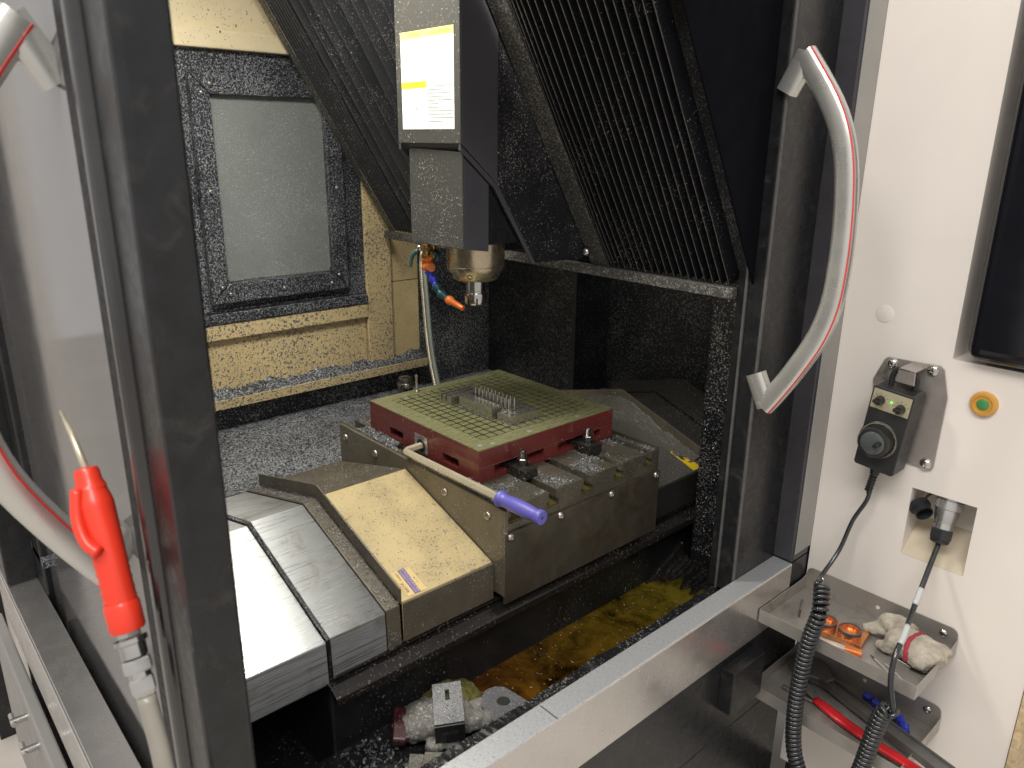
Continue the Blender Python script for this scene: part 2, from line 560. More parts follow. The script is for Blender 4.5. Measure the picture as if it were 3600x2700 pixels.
def bolt_head(parent, name, c, axis, r=0.0075, mat=None):
    """button-head cap screw: domed head with a hex socket"""
    a = Vector(axis).normalized()
    mb = MB().lathe([(r, -0.001), (r, 0.0012), (r * 0.86, 0.0034), (r * 0.55, 0.0046), (r * 0.45, 0.0047), (r * 0.42, 0.0022)], c, a, 16)
    return obj(name, mb, mat or m_bolt, parent, smooth='auto')


def text_part(name, body, size, mat, parent, origin, right, up, label=None, sx=1.0, sub=False):
    """flat lettering lying on a surface: origin is the left end of the baseline, right/up its axes"""
    c = bpy.data.curves.new(name, 'FONT')
    c.body = body
    c.size = size
    c.extrude = 0.0
    c.resolution_u = 2
    t = bpy.data.objects.new(name + "_curve", c)
    COL.objects.link(t)
    dg = bpy.context.evaluated_depsgraph_get()
    dg.update()
    me = bpy.data.meshes.new_from_object(t.evaluated_get(dg))
    bpy.data.objects.remove(t)
    r, u = Vector(right).normalized(), Vector(up).normalized()
    off = world_loc(parent)
    og = Vector(origin)
    for v in me.vertices:
        v.co = og + r * v.co.x * sx + u * v.co.y - off
    me.materials.clear()
    me.materials.append(mat)
    me.name = name
    o = bpy.data.objects.new(name, me)
    COL.objects.link(o)
    o.parent = parent
    if label:
        o["label"] = label
    return o


def chips_mesh(n, place, smin=0.0012, smax=0.0034):
    """n thin curled flakes at the points place() gives"""
    vs, fs = [], []
    for _ in range(n):
        p = Vector(place())
        s = random.uniform(smin, smax)
        a = Vector((random.uniform(-1, 1), random.uniform(-1, 1), random.uniform(-.6, .6))).normalized()
        b = a.orthogonal().normalized()
        b = (Matrix.Rotation(random.uniform(0, 6.28), 3, a) @ b)
        l = s * random.uniform(1.0, 2.6)
        k = len(vs)
        c = a.cross(b) * s * random.uniform(0.1, 0.6)
        vs += [p - a * l * .5 - b * s * .4, p - a * l * .5 + b * s * .4, p + c - b * s * .45, p + c + b * s * .45, p + a * l * .5 - b * s * .3, p + a * l * .5 + b * s * .3]
        fs += [(k, k + 2, k + 3, k + 1), (k + 2, k + 4, k + 5, k + 3)]
    mb = MB()
    mb.v, mb.f = vs, fs
    return mb

# ================================================================ SETTING
WX = -2.06


def wall_holes(mb, axis, pos, a0, a1, b0, b1, holes, depth):
    """flat wall on plane axis=pos over [a0,a1]x[b0,b1] with rectangular pockets of the given depth (signed, along axis)"""
    A = sorted({a0, a1, *[h[0] for h in holes], *[h[1] for h in holes]})
    B = sorted({b0, b1, *[h[2] for h in holes], *[h[3] for h in holes]})

    def P(t, a, b):
        q = [a, b]
        q.insert(axis, t)
        return q
    for i in range(len(A) - 1):
        for j in range(len(B) - 1):
            ca, cb = (A[i] + A[i + 1]) / 2, (B[j] + B[j + 1]) / 2
            if any(h[0] < ca < h[1] and h[2] < cb < h[3] for h in holes):
                continue
            mb.add([P(pos, A[i], B[j]), P(pos, A[i + 1], B[j]), P(pos, A[i + 1], B[j + 1]), P(pos, A[i], B[j + 1])], [(0, 1, 2, 3)])
    for h in holes:
        d = h[4] if len(h) > 4 else depth
        c = [(h[0], h[2]), (h[1], h[2]), (h[1], h[3]), (h[0], h[3])]
        v = [P(pos, *q) for q in c] + [P(pos + d, *q) for q in c]
        mb.add(v, [(0, 1, 5, 4), (1, 2, 6, 5), (2, 3, 7, 6), (3, 0, 4, 7), (4, 5, 6, 7)])
    return mb


o = obj("floor", MB().box(-7, 7, -7, 7, -0.05, 0), m_floor, kind="structure")

obj("reflected_slab", MB().box(-3.3, -3.2, -.16, .6, 0, 2.6), m_white, kind="structure")  # unseen pale slab, added to be reflected in the left door pane

# ---- left cream wall of the enclosure with its window
t = thing("cream_wall", "cream inner wall with black framed window, spattered with grey chips", "wall", (WX, 0.8, 0.8))
obj("lower_panel", MB().box(WX - .03, WX, .2, 1.224, .86, 1.06), m_cream, t)
obj("ledge_rail", MB().box(WX - .03, WX + .016, .2, 1.226, 1.054, 1.0975), m_cream, t, bevel=.003)
obj("pilaster", MB().box(WX - .03, WX + .012, 1.2275, 1.320, .86, 2.3), m_cream, t, bevel=.004)
obj("recess_panel", MB().box(WX - .03, WX + .001, 1.321, 1.426, .86, 1.1505), m_cream2, t, bevel=.001)
obj("recess_panel", MB().box(WX - .03, WX + .001, 1.321, 1.426, 1.153, 2.3), m_cream2, t, bevel=.001)
obj("head_rail", MB().box(WX - .03, WX + .024, .2, 1.226, 1.794, 1.838), m_creamtop, t, bevel=.004)
obj("upper_panel", MB().box(WX - .03, WX + .004, .2, 1.226, 1.838, 2.3), m_creamtop, t)
w = obj("window_surround", MB().box(WX - .02, WX + .004, .45, 1.228, 1.096, 1.7935), m_frame, t)
obj("sill_band", MB().box(WX + .0042, WX + .020, .45, 1.2265, 1.098, 1.128), m_frame, t, bevel=.004)
obj("sill_band", MB().box(WX + .0042, WX + .011, .45, 1.2265, 1.129, 1.140), m_frame, t, bevel=.003)
FO = (.7455, 1.158, 1.156, 1.737)
FI = (.794, 1.108, 1.209, 1.687)
for nm, q in (("frame_rail", [(FO[0], FO[3]), (FO[1], FO[3]), (FI[1], FI[3]), (FI[0], FI[3])]),
              ("frame_rail", [(FO[0], FO[2]), (FO[1], FO[2]), (FI[1], FI[2]), (FI[0], FI[2])]),
              ("frame_rail", [(FO[0] , FO[2]), (FI[0], FI[2]), (FI[0], FI[3]), (FO[0], FO[3])]),
              ("frame_rail", [(FO[1], FO[2]), (FI[1], FI[2]), (FI[1], FI[3]), (FO[1], FO[3])])):
    cx = sum(p[0] for p in q) / 4; cz = sum(p[1] for p in q) / 4
    qq = [(p[0] + (cx - p[0]) * .004, p[1] + (cz - p[1]) * .004) for p in q]
    obj(nm, MB().prism(qq, 0, WX + .0042, WX + .030), m_frame, t, bevel=.003)
pane = []
rr = .02
for cx, cz, a0 in ((FI[1] - rr, FI[3] - rr, 0), (FI[0] + rr, FI[3] - rr, 90), (FI[0] + rr, FI[2] + rr, 180), (FI[1] - rr, FI[2] + rr, 270)):
    for k in range(5):
        a = R(a0 + k * 22.5)
        pane.append((cx + rr * math.cos(a), cz + rr * math.sin(a)))
obj("pane", MB().prism(pane, 0, WX + .0042, WX + .012), m_pane, t)
for y, z in ((.795, 1.712), (.772, 1.690), (.95, 1.713), (1.10, 1.712), (.775, 1.20), (.795, 1.18), (.95, 1.18), (1.125, 1.20), (1.10, 1.178), (1.133, 1.45), (.770, 1.45)):
    bolt_head(t, "screw", (WX + .0302, y, z), (1, 0, 0), .0055)
obj("chip_gutter", MB().sheet([(WX, .868), (-2.021, .868), (-2.020, .893)], 1, .2, 1.428, .003), m_cream, t, bevel=.0008)


def drift(name, x0, x1, y0, y1, zf, nx, ny, mat, label=None, amp=.004):
    vs, fs = [], []
    for i in range(nx + 1):
        for j in range(ny + 1):
            x = x0 + (x1 - x0) * i / nx
            y = y0 + (y1 - y0) * j / ny
            vs.append((x, y, zf(x, y) + random.uniform(-amp, amp)))
    for i in range(nx):
        for j in range(ny):
            a = i * (ny + 1) + j
            fs.append((a, a + 1, a + ny + 2, a + ny + 1))
    return obj(name, MB().add(vs, fs), mat, smooth=True, kind="stuff", label=label)


def wob(y, k=1.0):
    return math.sin(y * 37 * k) * .5 + math.sin(y * 91 * k + 1) * .3 + math.sin(y * 203 * k + 2) * .2


drift("gutter_chips", WX, -2.022, .45, 1.425, lambda x, y: .890 + max(0, (-2.022 - x) / .038) * (.024 + .010 * wob(y)), 10, 260, m_shelfchip, "drift of grey metal chips lying in the cream gutter under the window", .0025)
drift("sill_chips", WX + .004, WX + .014, FI[0], FI[1], lambda x, y: 1.2095 + max(0, (WX + .016 - x) / .012) * (.006 + .004 * wob(y, .8)) + .002, 4, 120, m_shelfchip, "line of grey chips along the bottom of the window pane", .001)

# ---- black walls behind
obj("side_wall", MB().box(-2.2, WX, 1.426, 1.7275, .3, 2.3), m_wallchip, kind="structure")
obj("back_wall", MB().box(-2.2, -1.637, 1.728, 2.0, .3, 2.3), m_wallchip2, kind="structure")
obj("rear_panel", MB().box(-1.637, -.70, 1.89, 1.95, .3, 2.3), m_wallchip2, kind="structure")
obj("lower_wall", MB().box(WX - .05, WX - .012, .2, 1.426, .3, .868), m_wallchip, kind="structure")
obj("edge_trim", MB().box(-1.640, -1.628, 1.722, 1.7279, .5, 1.30), m_blackd, bpy.data.objects["back_wall"])
# chip shelf beside the table
t = obj("chip_shelf", MB().box(WX - .01, -1.600, .2, 1.9, .77, .786), m_shelfchip, kind="structure")
drift("shelf_chips", WX - .01, -1.597, .30, 1.42, lambda x, y: .792 + .018 * max(0, (x + 2.06) / .46) + .002 * wob(x * 3 + y) - (.006 if -2.0 < x < -1.985 else 0), 70, 150, m_shelfchip, "flat layer of grey metal chips on the shelf left of the table", .0022)

# post beside the door, unseen roof and closures added to hold ambient light out
obj("inner_post", MB().box(-.966, -.807, 1.47, 1.62, .40, 1.30), m_postchip, kind="structure")
obj("unseen_roof", MB().box(-2.2, -.70, .19, 2.0, 2.30, 2.33), m_creamtop, kind="structure")
obj("rear_closure", MB().box(-.70, -.66, 1.60, 2.0, .0, 2.3).box(-2.3, -2.2, .1, 2.0, 0, 2.3), m_blackp, kind="structure")
obj("front_closure", MB().box(-2.2, -1.72, .17, .21, 0, 2.3).box(-1.72, -.72, .20, .24, 1.98, 2.3).box(-.745, -.705, .24, 1.46, 1.98, 2.3), m_white, kind="structure")

# machine bed and trough
bed = thing("machine_bed", "black cast machine bed below the steel way covers", "machine bed", (-1.2, 1.0, .3))
obj("casting", MB().box(-1.56, -1.000, .49, 1.88, .30, .706), m_bed, bed, bevel=.006)
obj("rim", MB().sheet([(-1.05, .722), (-.985, .716), (-.966, .704), (-.964, .690)], 1, .485, 1.6, .012), m_grime, bed, bevel=.002)
obj("drip_edge", MB().box(-1.010, -.990, .50, 1.6, .7225, .7265), m_grime, bed)
obj("trough_bottom", MB().box(-2.0, -.72, .22, 1.9, .46, .50), m_bed, kind="structure")
obj("coolant", MB().box(-1.0, -.80, .52, 1.468, .5, .560), m_coolant, kind="structure")
obj("trough_divider", MB().box(-1.0, -.80, .853, .868, .5, .558), m_bed, kind="structure")
obj("trough_lip", MB().box(-.802, -.7445, .24, 1.455, .50, .655), m_lip, kind="structure", bevel=.004)
drift("lip_chips", -.800, -.746, .30, 1.40, lambda x, y: .656 + .004 * max(0, wob(y * .6)) + .006 * max(0, wob(y * .27 + 3) - .4), 8, 300, m_lip, "row of wet chips on the black lip inside the sill", .0016)
drift("corner_sludge", -1.02, -.84, 1.30, 1.469, lambda x, y: .553 + max(0, (y - 1.36 + .05 * wob(x * 2)) / .11) * (.018 + .05 * max(0, (-.93 - x) / .09)) + .003 * wob(x * 5 + y * 3), 40, 40, m_grime, "heap of wet grey chips in the far corner of the coolant trough", .002)

# lower outside of the machine
obj("machine_base", MB().box(-.76, -.700, .16, 1.50, .368, .569).box(-.76, -.702, .16, 1.50, .03, .365).box(-1.75, -.76, .155, .20, .03, .569), m_blackp, kind="structure", bevel=.003)
obj("base_block", MB().box(-.702, -.668, 1.215, 1.332, .447, .552), m_blackp, bpy.data.objects["machine_base"], bevel=.003)

# ---- sills
t = thing("side_sill", "brushed stainless sill across the side opening, scratched along its top", "sill", (-.72, .8, .57))
obj("top_plate", MB().box(-.7438, -.6985, .1447, 1.4598, .6965, .700), m_silltop, t, bevel=.0012)
obj("front_face", MB().box(-.7005, -.697, .1445, 1.4598, .570, .6985), m_sill, t, bevel=.0015)
obj("scratch", MB().box(-.7400, -.699, .7305, .7325, .7001, .7004), m_steel, t)
t = thing("front_sill", "dull stainless sill under the near black door, running left", "sill", (-1.2, .17, .57))
obj("top_plate", MB().box(-1.80, -.7442, .145, .200, .6965, .700), m_sill, t, bevel=.0012)
obj("front_face", MB().box(-1.80, -.7010, .1415, .1448, .585, .6985), m_sill, t, bevel=.0015)
t = thing("front_cover", "grey sheet metal cover low on the machine front at far left", "panel", (-1.3, .12, .3))
obj("panel", MB().box(-1.9, -.80, .118, .1405, .16, .545), m_grey, t, bevel=.004)
for x in (-1.545, -1.445):
    p = obj("latch", MB().cyl((x, .118, .50), (x, .09, .50), .007, 12).cyl((x - .025, .095, .50), (x + .012, .095, .50), .005, 12), m_chrome, t, smooth='auto')
t = tag(obj("floor_hose", MB().tube(spline([(-2.6, -.35, .02), (-2.1, .0, .018), (-1.6, .06, .018), (-1.2, .13, .018)], 8), .014, 10), M("blue_hose", (.09, .14, .20), .4), smooth=True), "blue grey hose lying on the floor at lower left", "hose")

# ---- right door (opened), with its handle
BOW = [(-1, .026), (-.933, .0416), (-.745, .0806), (-.518, .1204), (-.315, .140), (-.112, .1450), (.111, .1437), (.37, .1353), (.538, .1226), (.690, .1009), (.817, .0731), (.924, .0458), (1, .026)]


def bowed(q):
    n = len(BOW)
    for i in range(n - 1):
        (a, x), (b, y) = BOW[i], BOW[i + 1]
        if a <= q <= b:
            m0 = (y - BOW[i - 1][1]) / (b - BOW[i - 1][0]) if i else (y - x) / (b - a)
            m1 = (BOW[i + 2][1] - x) / (BOW[i + 2][0] - a) if i + 2 < n else (y - x) / (b - a)
            t, d = (q - a) / (b - a), b - a
            return ((2 * t ** 3 - 3 * t * t + 1) * x + (t ** 3 - 2 * t * t + t) * m0 * d + (3 * t * t - 2 * t ** 3) * y + (t ** 3 - t * t) * m1 * d) * .92
    return BOW[-1][1] * .92


def handle(name, label, group, base, out, up, length, legin, tipout, bow, stripe):
    """D-shaped grip: two mitred legs and a bowed flat bar with a red stripe. base = middle on the door face, out/up unit axes"""
    b, ou, u = Vector(base), Vector(out), Vector(up)
    side = ou.cross(u)
    t = thing(name, label, "handle", base, group)
    h = length / 2
    pts = []
    for k in range(33):
        s_ = -1 + 2 * k / 32
        pts.append(b + u * (s_ * h) + ou * bowed(s_))
    secs, secs2 = [], []
    W, D = .0140, .0190
    for i, p in enumerate(pts):
        d = (pts[min(32, i + 2)] - pts[max(0, i - 2)]).normalized()
        nn = side.cross(d).normalized()
        if nn.dot(ou) < 0:
            nn = -nn
        loop = []
        for a in range(16):
            an = 2 * PI * a / 16
            ca, sa = math.cos(an), math.sin(an)
            ca = math.copysign(abs(ca) ** .6, ca); sa = math.copysign(abs(sa) ** .6, sa)
            loop.append(p + side * W * ca + nn * D * sa)
        secs.append(loop)
        c2, s2 = math.cos(stripe), math.sin(stripe)
        q_ = side * W * math.copysign(abs(c2) ** .6, c2) + nn * D * math.copysign(abs(s2) ** .6, s2)
        qn = (side * c2 + nn * s2).normalized(); qt = d.cross(qn).normalized()
        secs2.append([p + q_ + qt * (.0014 * x) + qn * (.0006 * y) for x, y in ((-1, -1), (1, -1), (1, 1), (-1, 1))])
    obj("grip", MB().ring_sections(secs), m_handle, t, smooth='auto')
    obj("stripe", MB().ring_sections(secs2), m_stripe, t)
    for s_ in (-1, 1):
        tip = b + u * (s_ * h) + ou * tipout
        q = b + u * (s_ * (h - legin)) - ou * .002
        ax = (q - tip).normalized()
        an = side.cross(ax).normalized()
        loop0, loop1 = [], []
        for a in range(12):
            c2, s2 = math.cos(2 * PI * a / 12), math.sin(2 * PI * a / 12)
            c2 = math.copysign(abs(c2) ** .6, c2); s2 = math.copysign(abs(s2) ** .6, s2)
            loop0.append(tip + side * W * .97 * c2 + an * .0188 * s2)
            loop1.append(q + side * W * .97 * c2 + an * .0188 * s2)
        obj("leg", MB().ring_sections([loop0, loop1]), m_handle, t, smooth='auto')
    return t


t = thing("sliding_door", "black sliding door pushed open at right, beside the white cabinet", "door", (-.775, 1.38, .64))
obj("door_leaf", MB().box(-.784, -.744, 1.300, 1.75, .665, 2.3), m_blackp, t, bevel=.007, seg=3)
obj("edge_strip", MB().box(-.808, -.7845, 1.306, 1.45, .665, 2.3), m_blackp, t, bevel=.002)
obj("seal_strip", MB().box(-.7865, -.7815, 1.2965, 1.3055, .665, 2.3), m_rimgrey, t, bevel=.001)
obj("corner_bead", MB().box(-.7475, -.7425, 1.2975, 1.3045, .665, 2.3), m_rimgrey, t, bevel=.0015)
HR = handle("pull_handle", "curved silver door handle with red stripe on the right hand door", "door pull handles", (-.744, 1.302, 1.413), (1, 0, 0), (0, 0, 1), .63, .060, .029, .132, R(55))

t = thing("door_post", "dark grey upright post where the side sill ends", "post", (-.75, 1.5, .7))
obj("post_body", MB().box(-.80, -.6995, 1.4602, 1.5330, .700, 2.3), m_greyjamb, t, bevel=.004)
obj("post_foot", MB().box(-.80, -.6995, 1.4604, 1.5330, .40, .6995), m_blackp, t)
obj("side_trim", MB().box(-.6993, -.6965, 1.4655, 1.5325, .720, 2.3), m_grey, t, bevel=.001)

# ---- left door, close to the camera
t = thing("sliding_door", "black sliding door with tinted pane, close up at the left edge", "door", (-.75, .23, .6))
obj("door_leaf", MB().box(-.7755, -.700, .200, .2510, .40, 2.3), m_blackp, t, bevel=.009, seg=3)
obj("front_bead", MB().box(-.8040, -.7745, .190, .216, .40, 2.3), m_blackgloss, t, bevel=.0125, seg=5)
obj("wide_stile", MB().box(-.9000, -.8045, .207, .240, .40, 2.3), m_blackmat, t, bevel=.008, seg=3)
obj("pane", MB().box(-1.62, -.9005, .213, .222, .54, 2.3), m_doorglass, t)
obj("pane_frame", MB().box(-1.66, -.9005, .214, .24, .36, .54), m_blackp, t, bevel=.004)
obj("stile", MB().box(-1.70, -1.62, .200, .24, .40, 2.3), m_blackp, t, bevel=.004)
tag(obj("corner_post", MB().box(-1.80, -1.706, .146, .205, .7005, 2.3), m_blackp, bevel=.004), "black upright standing on the far end of the front sill", "post")
HL = handle("pull_handle", "curved silver door handle with red stripe, cut by the left picture edge", "door pull handles", (-.95, .212, 1.38), (0, -1, 0), (0, 0, 1), .63, .060, .034, .125, R(205))

# ---- white control cabinet
CY = 1.5332
t = thing("control_cabinet", "cream white machine cabinet at right carrying trays and a hand pendant", "cabinet", (-.45, CY, .12))
mb = MB()
wall_holes(mb, 1, CY, -.6968, -.252, .125, 2.3, [(-.5085, -.390, .782, .930), (-.4805, -.252, 1.2024, 2.3, .10)], .075)
mb.add([(-.6968, CY, .125), (-.6968, CY + .2, .125), (-.6968, CY + .2, 2.3), (-.6968, CY, 2.3)], [(0, 1, 2, 3)])
mb.add([(-.252, CY, .125), (-.252, CY + .2, .125), (-.252, CY + .2, 1.2), (-.252, CY, 1.2)], [(0, 1, 2, 3)])
mb.add([(-.6968, CY, .125), (-.6968, CY + .2, .125), (-.252, CY + .2, .125), (-.252, CY, .125)], [(0, 1, 2, 3)])
obj("shell", mb, m_white, t)
obj("pocket_floor", MB().add([(-.5083, CY + .001, .7825), (-.3902, CY + .001, .7825), (-.3902, CY + .0745, .845), (-.5083, CY + .0745, .845)], [(0, 1, 2, 3)]), M("pocket_tan", (.56, .48, .36), .5, var=.06), t)
pl = MB().lathe([(.0165, .0), (.0172, .0004), (.0172, .0010), (.0165, .0013), (.001, .0015)], (-.6156, CY + .0002, 1.2657), (0, -1, 0), 40)
obj("hole_plug", pl, m_white, t, smooth='auto')
obj("edge_seal", MB().box(-.250, -.236, CY - .004, CY + .1, .125, 1.19), M("tan_foam_seal", (.55, .42, .25), .8, var=.3, vscale=90), t)
obj("plinth", MB().box(-.690, -.26, CY + .02, CY + .2, 0, .124), m_blackp, t)

t = thing("panel_housing", "glossy black control panel housing at the upper right edge", "control panel", (-.3, 1.55, 1.21))
obj("housing", MB().box(-.4550, -.15, 1.498, 1.632, 1.2115, 2.3), m_screen, t, bevel=.026, seg=5)

# ---- pendant bracket, pendant
PY = 1.5315
t = thing("pendant_bracket", "grey metal bracket plate screwed to the white cabinet behind the pendant", "bracket", (-.55, PY, 1.05))
poly = [(-.5935, 1.1835), (-.4965, 1.1860), (-.4890, 1.1800), (-.4750, 1.1273), (-.4768, .9850), (-.4805, .9770), (-.5950, .9800), (-.6166, 1.1336), (-.6000, 1.1780)]
obj("plate", MB().prism(poly, 1, PY - .0025, PY), m_bracket, t, bevel=.0006)
for x, z in ((-.5843, 1.1715), (-.5084, 1.1746), (-.4914, .9875)):
    obj("screw", MB().lathe([(.0115, 0), (.0115, .001), (.0098, .0042), (.0065, .0062), (.003, .0066), (.0028, .0052)], (x, PY - .0026, z), (0, -1, 0), 24), m_chrome, t, smooth='auto')
U = Vector((.096, 0, .9954)); RT = Vector((.9954, 0, -.096)); OUT = Vector((0, -1, 0))
PC = Vector((-.5560, 1.464, 1.0535))


def pend(r, u, o):
    """point on the pendant: r to its right, u up, o outwards from its front face"""
    return PC + RT * r + U * u + OUT * o


ht = pend(.006, .112, -.030)
obj("hook_tab", MB().prism([(ht.x - .016, ht.z - .012), (ht.x + .020, ht.z - .014), (ht.x + .018, ht.z + .014), (ht.x - .012, ht.z + .016)], 1, 1.478, 1.481).prism([(ht.x - .012, ht.z + .012), (ht.x + .018, ht.z + .011), (ht.x + .018, ht.z + .014), (ht.x - .012, ht.z + .016)], 1, 1.478, PY - .002), m_bracket, t, bevel=.001)

t = thing("hand_pendant", "black handwheel pendant with two knobs hanging on its bracket plate", "control pendant", (-.565, 1.49, .965))
HW, HH = .0395, .0845
shape = []
for sx, sy, a0 in ((1, 1, 0), (-1, 1, 90), (-1, -1, 180), (1, -1, 270)):
    for k in range(4):
        a = R(a0 + 30 * k)
        shape.append((sx * (HW - .006) + .006 * math.cos(a), sy * (HH - .006) + .006 * math.sin(a)))
obj("body", MB().ring_sections([[pend(a, b, o_) for a, b in shape] for o_ in (0, -.055)]), m_pendant, t, bevel=.002)
obj("face_plate", MB().ring_sections([[pend(a, b, o_) for a, b in ((-.036, .040), (.0365, .040), (.0365, .0795), (-.036, .0795))] for o_ in (.0002, .0012)]), m_pendface, t, bevel=.0006)
for r_, u_ in ((-.0195, .0590), (.0205, .0545)):
    kb = obj("selector_knob", MB().lathe([(.0092, 0), (.0090, .004), (.0076, .013), (.0070, .0145)], pend(r_, u_, .0013), OUT, 20), m_knob, t, smooth='auto')
    obj("pointer_bar", MB().obox(pend(r_, u_, .0175), RT * .0078, U * .0032, OUT * .003), m_knob, kb, bevel=.0008)
obj("led", MB().ball(pend(.0015, .0610, .0016), .0024, .0024, .0024, 12, 6), m_led, t, smooth=True)
for k in range(7):
    a = R(205 - k * 36)
    for cr_, cu_ in ((-.0195, .0590), (.0205, .0545)):
        if math.sin(a) > .0:
            c = pend(cr_ + .0135 * math.cos(a), cu_ + .0135 * math.sin(a), .00135)
            obj("scale_mark", MB().obox(c, (RT * math.cos(a) + U * math.sin(a)) * .0017, (U * math.cos(a) - RT * math.sin(a)) * .0004, OUT * .0002), m_inkd, t)
WC = (-.004, -.0205)
obj("dial_ring", MB().lathe([(.0375, 0), (.0375, .002), (.0355, .0035), (.0320, .0038)], pend(*WC, .0001), OUT, 48), m_knob, t, smooth='auto')
hw = obj("handwheel", MB().lathe([(.0312, 0), (.0308, .020), (.0285, .0235), (.0242, .0245), (.0232, .0225), (.001, .0215)], pend(*WC, .0035), OUT, 48), m_knob, t, smooth='auto')
obj("wheel_cap", MB().lathe([(.0235, 0), (.0232, .0035), (.0200, .0052), (.001, .0058)], pend(*WC, .0245), OUT, 40), m_wheel, hw, smooth='auto')
obj("crank_knob", MB().cyl(pend(WC[0] + .013, WC[1] + .005, .028), pend(WC[0] + .013, WC[1] + .005, .050), .0055, 14, .0042), m_knob, hw, smooth='auto')
ticks = MB()
for k in range(100):
    a = 2 * PI * k / 100
    l_ = .0022 if k % 10 else .0034
    c = pend(WC[0] + (.0358 - l_ / 2) * math.cos(a), WC[1] + (.0358 - l_ / 2) * math.sin(a), .0041)
    ticks.obox(c, (RT * math.cos(a) + U * math.sin(a)) * l_ / 2, (U * math.cos(a) - RT * math.sin(a)) * .00022, OUT * .0002)
obj("dial_ticks", ticks, m_print, t)
grip_ribs = MB()
for k in range(44):
    a = 2 * PI * k / 44
    c = pend(WC[0] + .0311 * math.cos(a), WC[1] + .0311 * math.sin(a), .013)
    grip_ribs.obox(c, (RT * math.cos(a) + U * math.sin(a)) * .0008, (U * math.cos(a) - RT * math.sin(a)) * .0008, OUT * .0085)
obj("wheel_grip", grip_ribs, m_knob, hw)
loop = [pend(a, b, -.034) for a, b in ((-.020, HH - .004), (-.022, HH + .018), (-.015, HH + .032), (0, HH + .036), (.017, HH + .032), (.024, HH + .018), (.022, HH - .004))]
obj("hanger_loop", MB().tube(spline(loop, 5), .0052, 10), m_rubber, t, smooth=True)
cb = pend(-.004, -HH, -.028)
obj("cable_gland", MB().lathe([(.0105, -.002), (.0105, .010), (.0085, .020)], cb, -U, 8), m_rubber, t)

t = thing("coiled_cable", "black cable from the pendant that becomes a long coil over both trays", "cable", (-.57, 1.31, .30))
d0 = cb - U * .020
sr = MB()
for k in range(7):
    p = d0 - U * (.0062 * k)
    sr.lathe([(.0045, -.0012), (.0078, -.0008), (.0078, .0008), (.0045, .0012)], p + RT * (-.0004 * k), -U, 14)
obj("strain_relief", sr.cyl(d0, d0 - U * .045, .0050, 10), m_rubber, t, smooth='auto')
pth = spline([tuple(d0 - U * .02), tuple(d0 - U * .06), (-.597, 1.492, .835), (-.606, 1.47, .770), (-.612, 1.42, .728), (-.598, 1.372, .738), (-.586, 1.358, .752)], 8)
obj("straight_lead", MB().tube(pth, .0044, 10), m_cable, t, smooth=True)


def coil(path, rad, wire, pitch, phase=0):
    P = spline(path, 14)
    L = [0]
    for i in range(1, len(P)):
        L.append(L[-1] + (P[i] - P[i - 1]).length)
    out = []
    turns = L[-1] / pitch
    N = int(turns * 16)
    j = 0
    ref = Vector((0, -1, 0))
    for i in range(N + 1):
        s_ = L[-1] * i / N
        while j < len(L) - 2 and L[j + 1] < s_:
            j += 1
        f_ = (s_ - L[j]) / max(1e-9, L[j + 1] - L[j])
        c = P[j].lerp(P[j + 1], f_)
        d = (P[min(len(P) - 1, j + 2)] - P[max(0, j - 1)]).normalized()
        u = (ref - d * ref.dot(d)).normalized()
        w = d.cross(u)
        a = 2 * PI * s_ / pitch + phase
        out.append(c + (u * math.cos(a) + w * math.sin(a)) * rad)
    return MB().tube(out, wire, 8)


obj("coil", coil([(-.580, 1.352, .7470), (-.5605, 1.315, .7128), (-.569, 1.310, .656), (-.5745, 1.308, .598), (-.577, 1.305, .503), (-.5736, 1.305, .4275), (-.565, 1.305, .375), (-.549, 1.305, .335), (-.535, 1.30, .29)], .0122, .0044, .0103), m_cable, t, smooth=True)

# ---- push button, connector
t = thing("push_button", "round amber push button with green centre on the white cabinet", "button", (-.4141, CY, 1.1319))
c = (-.4141, CY, 1.1319)
obj("bezel", MB().lathe([(.0235, 0), (.0235, .005), (.0205, .0095), (.0165, .0100), (.0150, .0080), (.0105, .0080)], c, (0, -1, 0), 40), m_amber, t, smooth='auto')
obj("lens", MB().lathe([(.0108, .006), (.0106, .0088), (.0085, .0100), (.001, .0104)], c, (0, -1, 0), 32), m_green, t, smooth='auto')

t = thing("cable_connector", "round silver plug connector hanging in the cabinet recess", "connector", (-.445, 1.555, .93))
A0 = Vector((-.4455, 1.566, .9270)); A1 = Vector((-.4425, 1.530, .8250))
ax = (A1 - A0).normalized()
obj("flange", MB().obox(A0 + ax * .001, Vector((.030, 0, .001)), Vector((0, .022, -.006)), ax * .0016), m_alu, t, bevel=.001)
obj("coupling_ring", MB().lathe([(.0225, .004), (.0235, .006), (.0235, .012), (.0250, .013), (.0250, .030), (.0235, .0315)], A0, ax, 48), m_alu, t, smooth='auto')
kn = MB()
w0 = ax.orthogonal().normalized(); w1 = ax.cross(w0)
for k in range(48):
    a = 2 * PI * k / 48
    kn.obox(A0 + ax * .0215 + (w0 * math.cos(a) + w1 * math.sin(a)) * .0250, (w0 * math.cos(a) + w1 * math.sin(a)) * .0006, (w1 * math.cos(a) - w0 * math.sin(a)) * .0007, ax * .0075)
obj("knurl", kn, m_alu, t)
obj("barrel", MB().lathe([(.0222, .031), (.0222, .042), (.0185, .058), (.0190, .0585), (.0190, .070)], A0, ax, 40), m_alu, t, smooth='auto')
obj("gland_nut", MB().lathe([(.0205, .070), (.0215, .073), (.0215, .088), (.0185, .094)], A0, ax, 6), m_pendant, t)
obj("gland_cap", MB().lathe([(.0180, .0935), (.0165, .098), (.0090, .1015), (.006, .102)], A0, ax, 28), m_rubber, t, smooth='auto')
cp = Vector((-.4880, 1.545, .885))
ca = Vector((.72, -.62, -.30)).normalized()
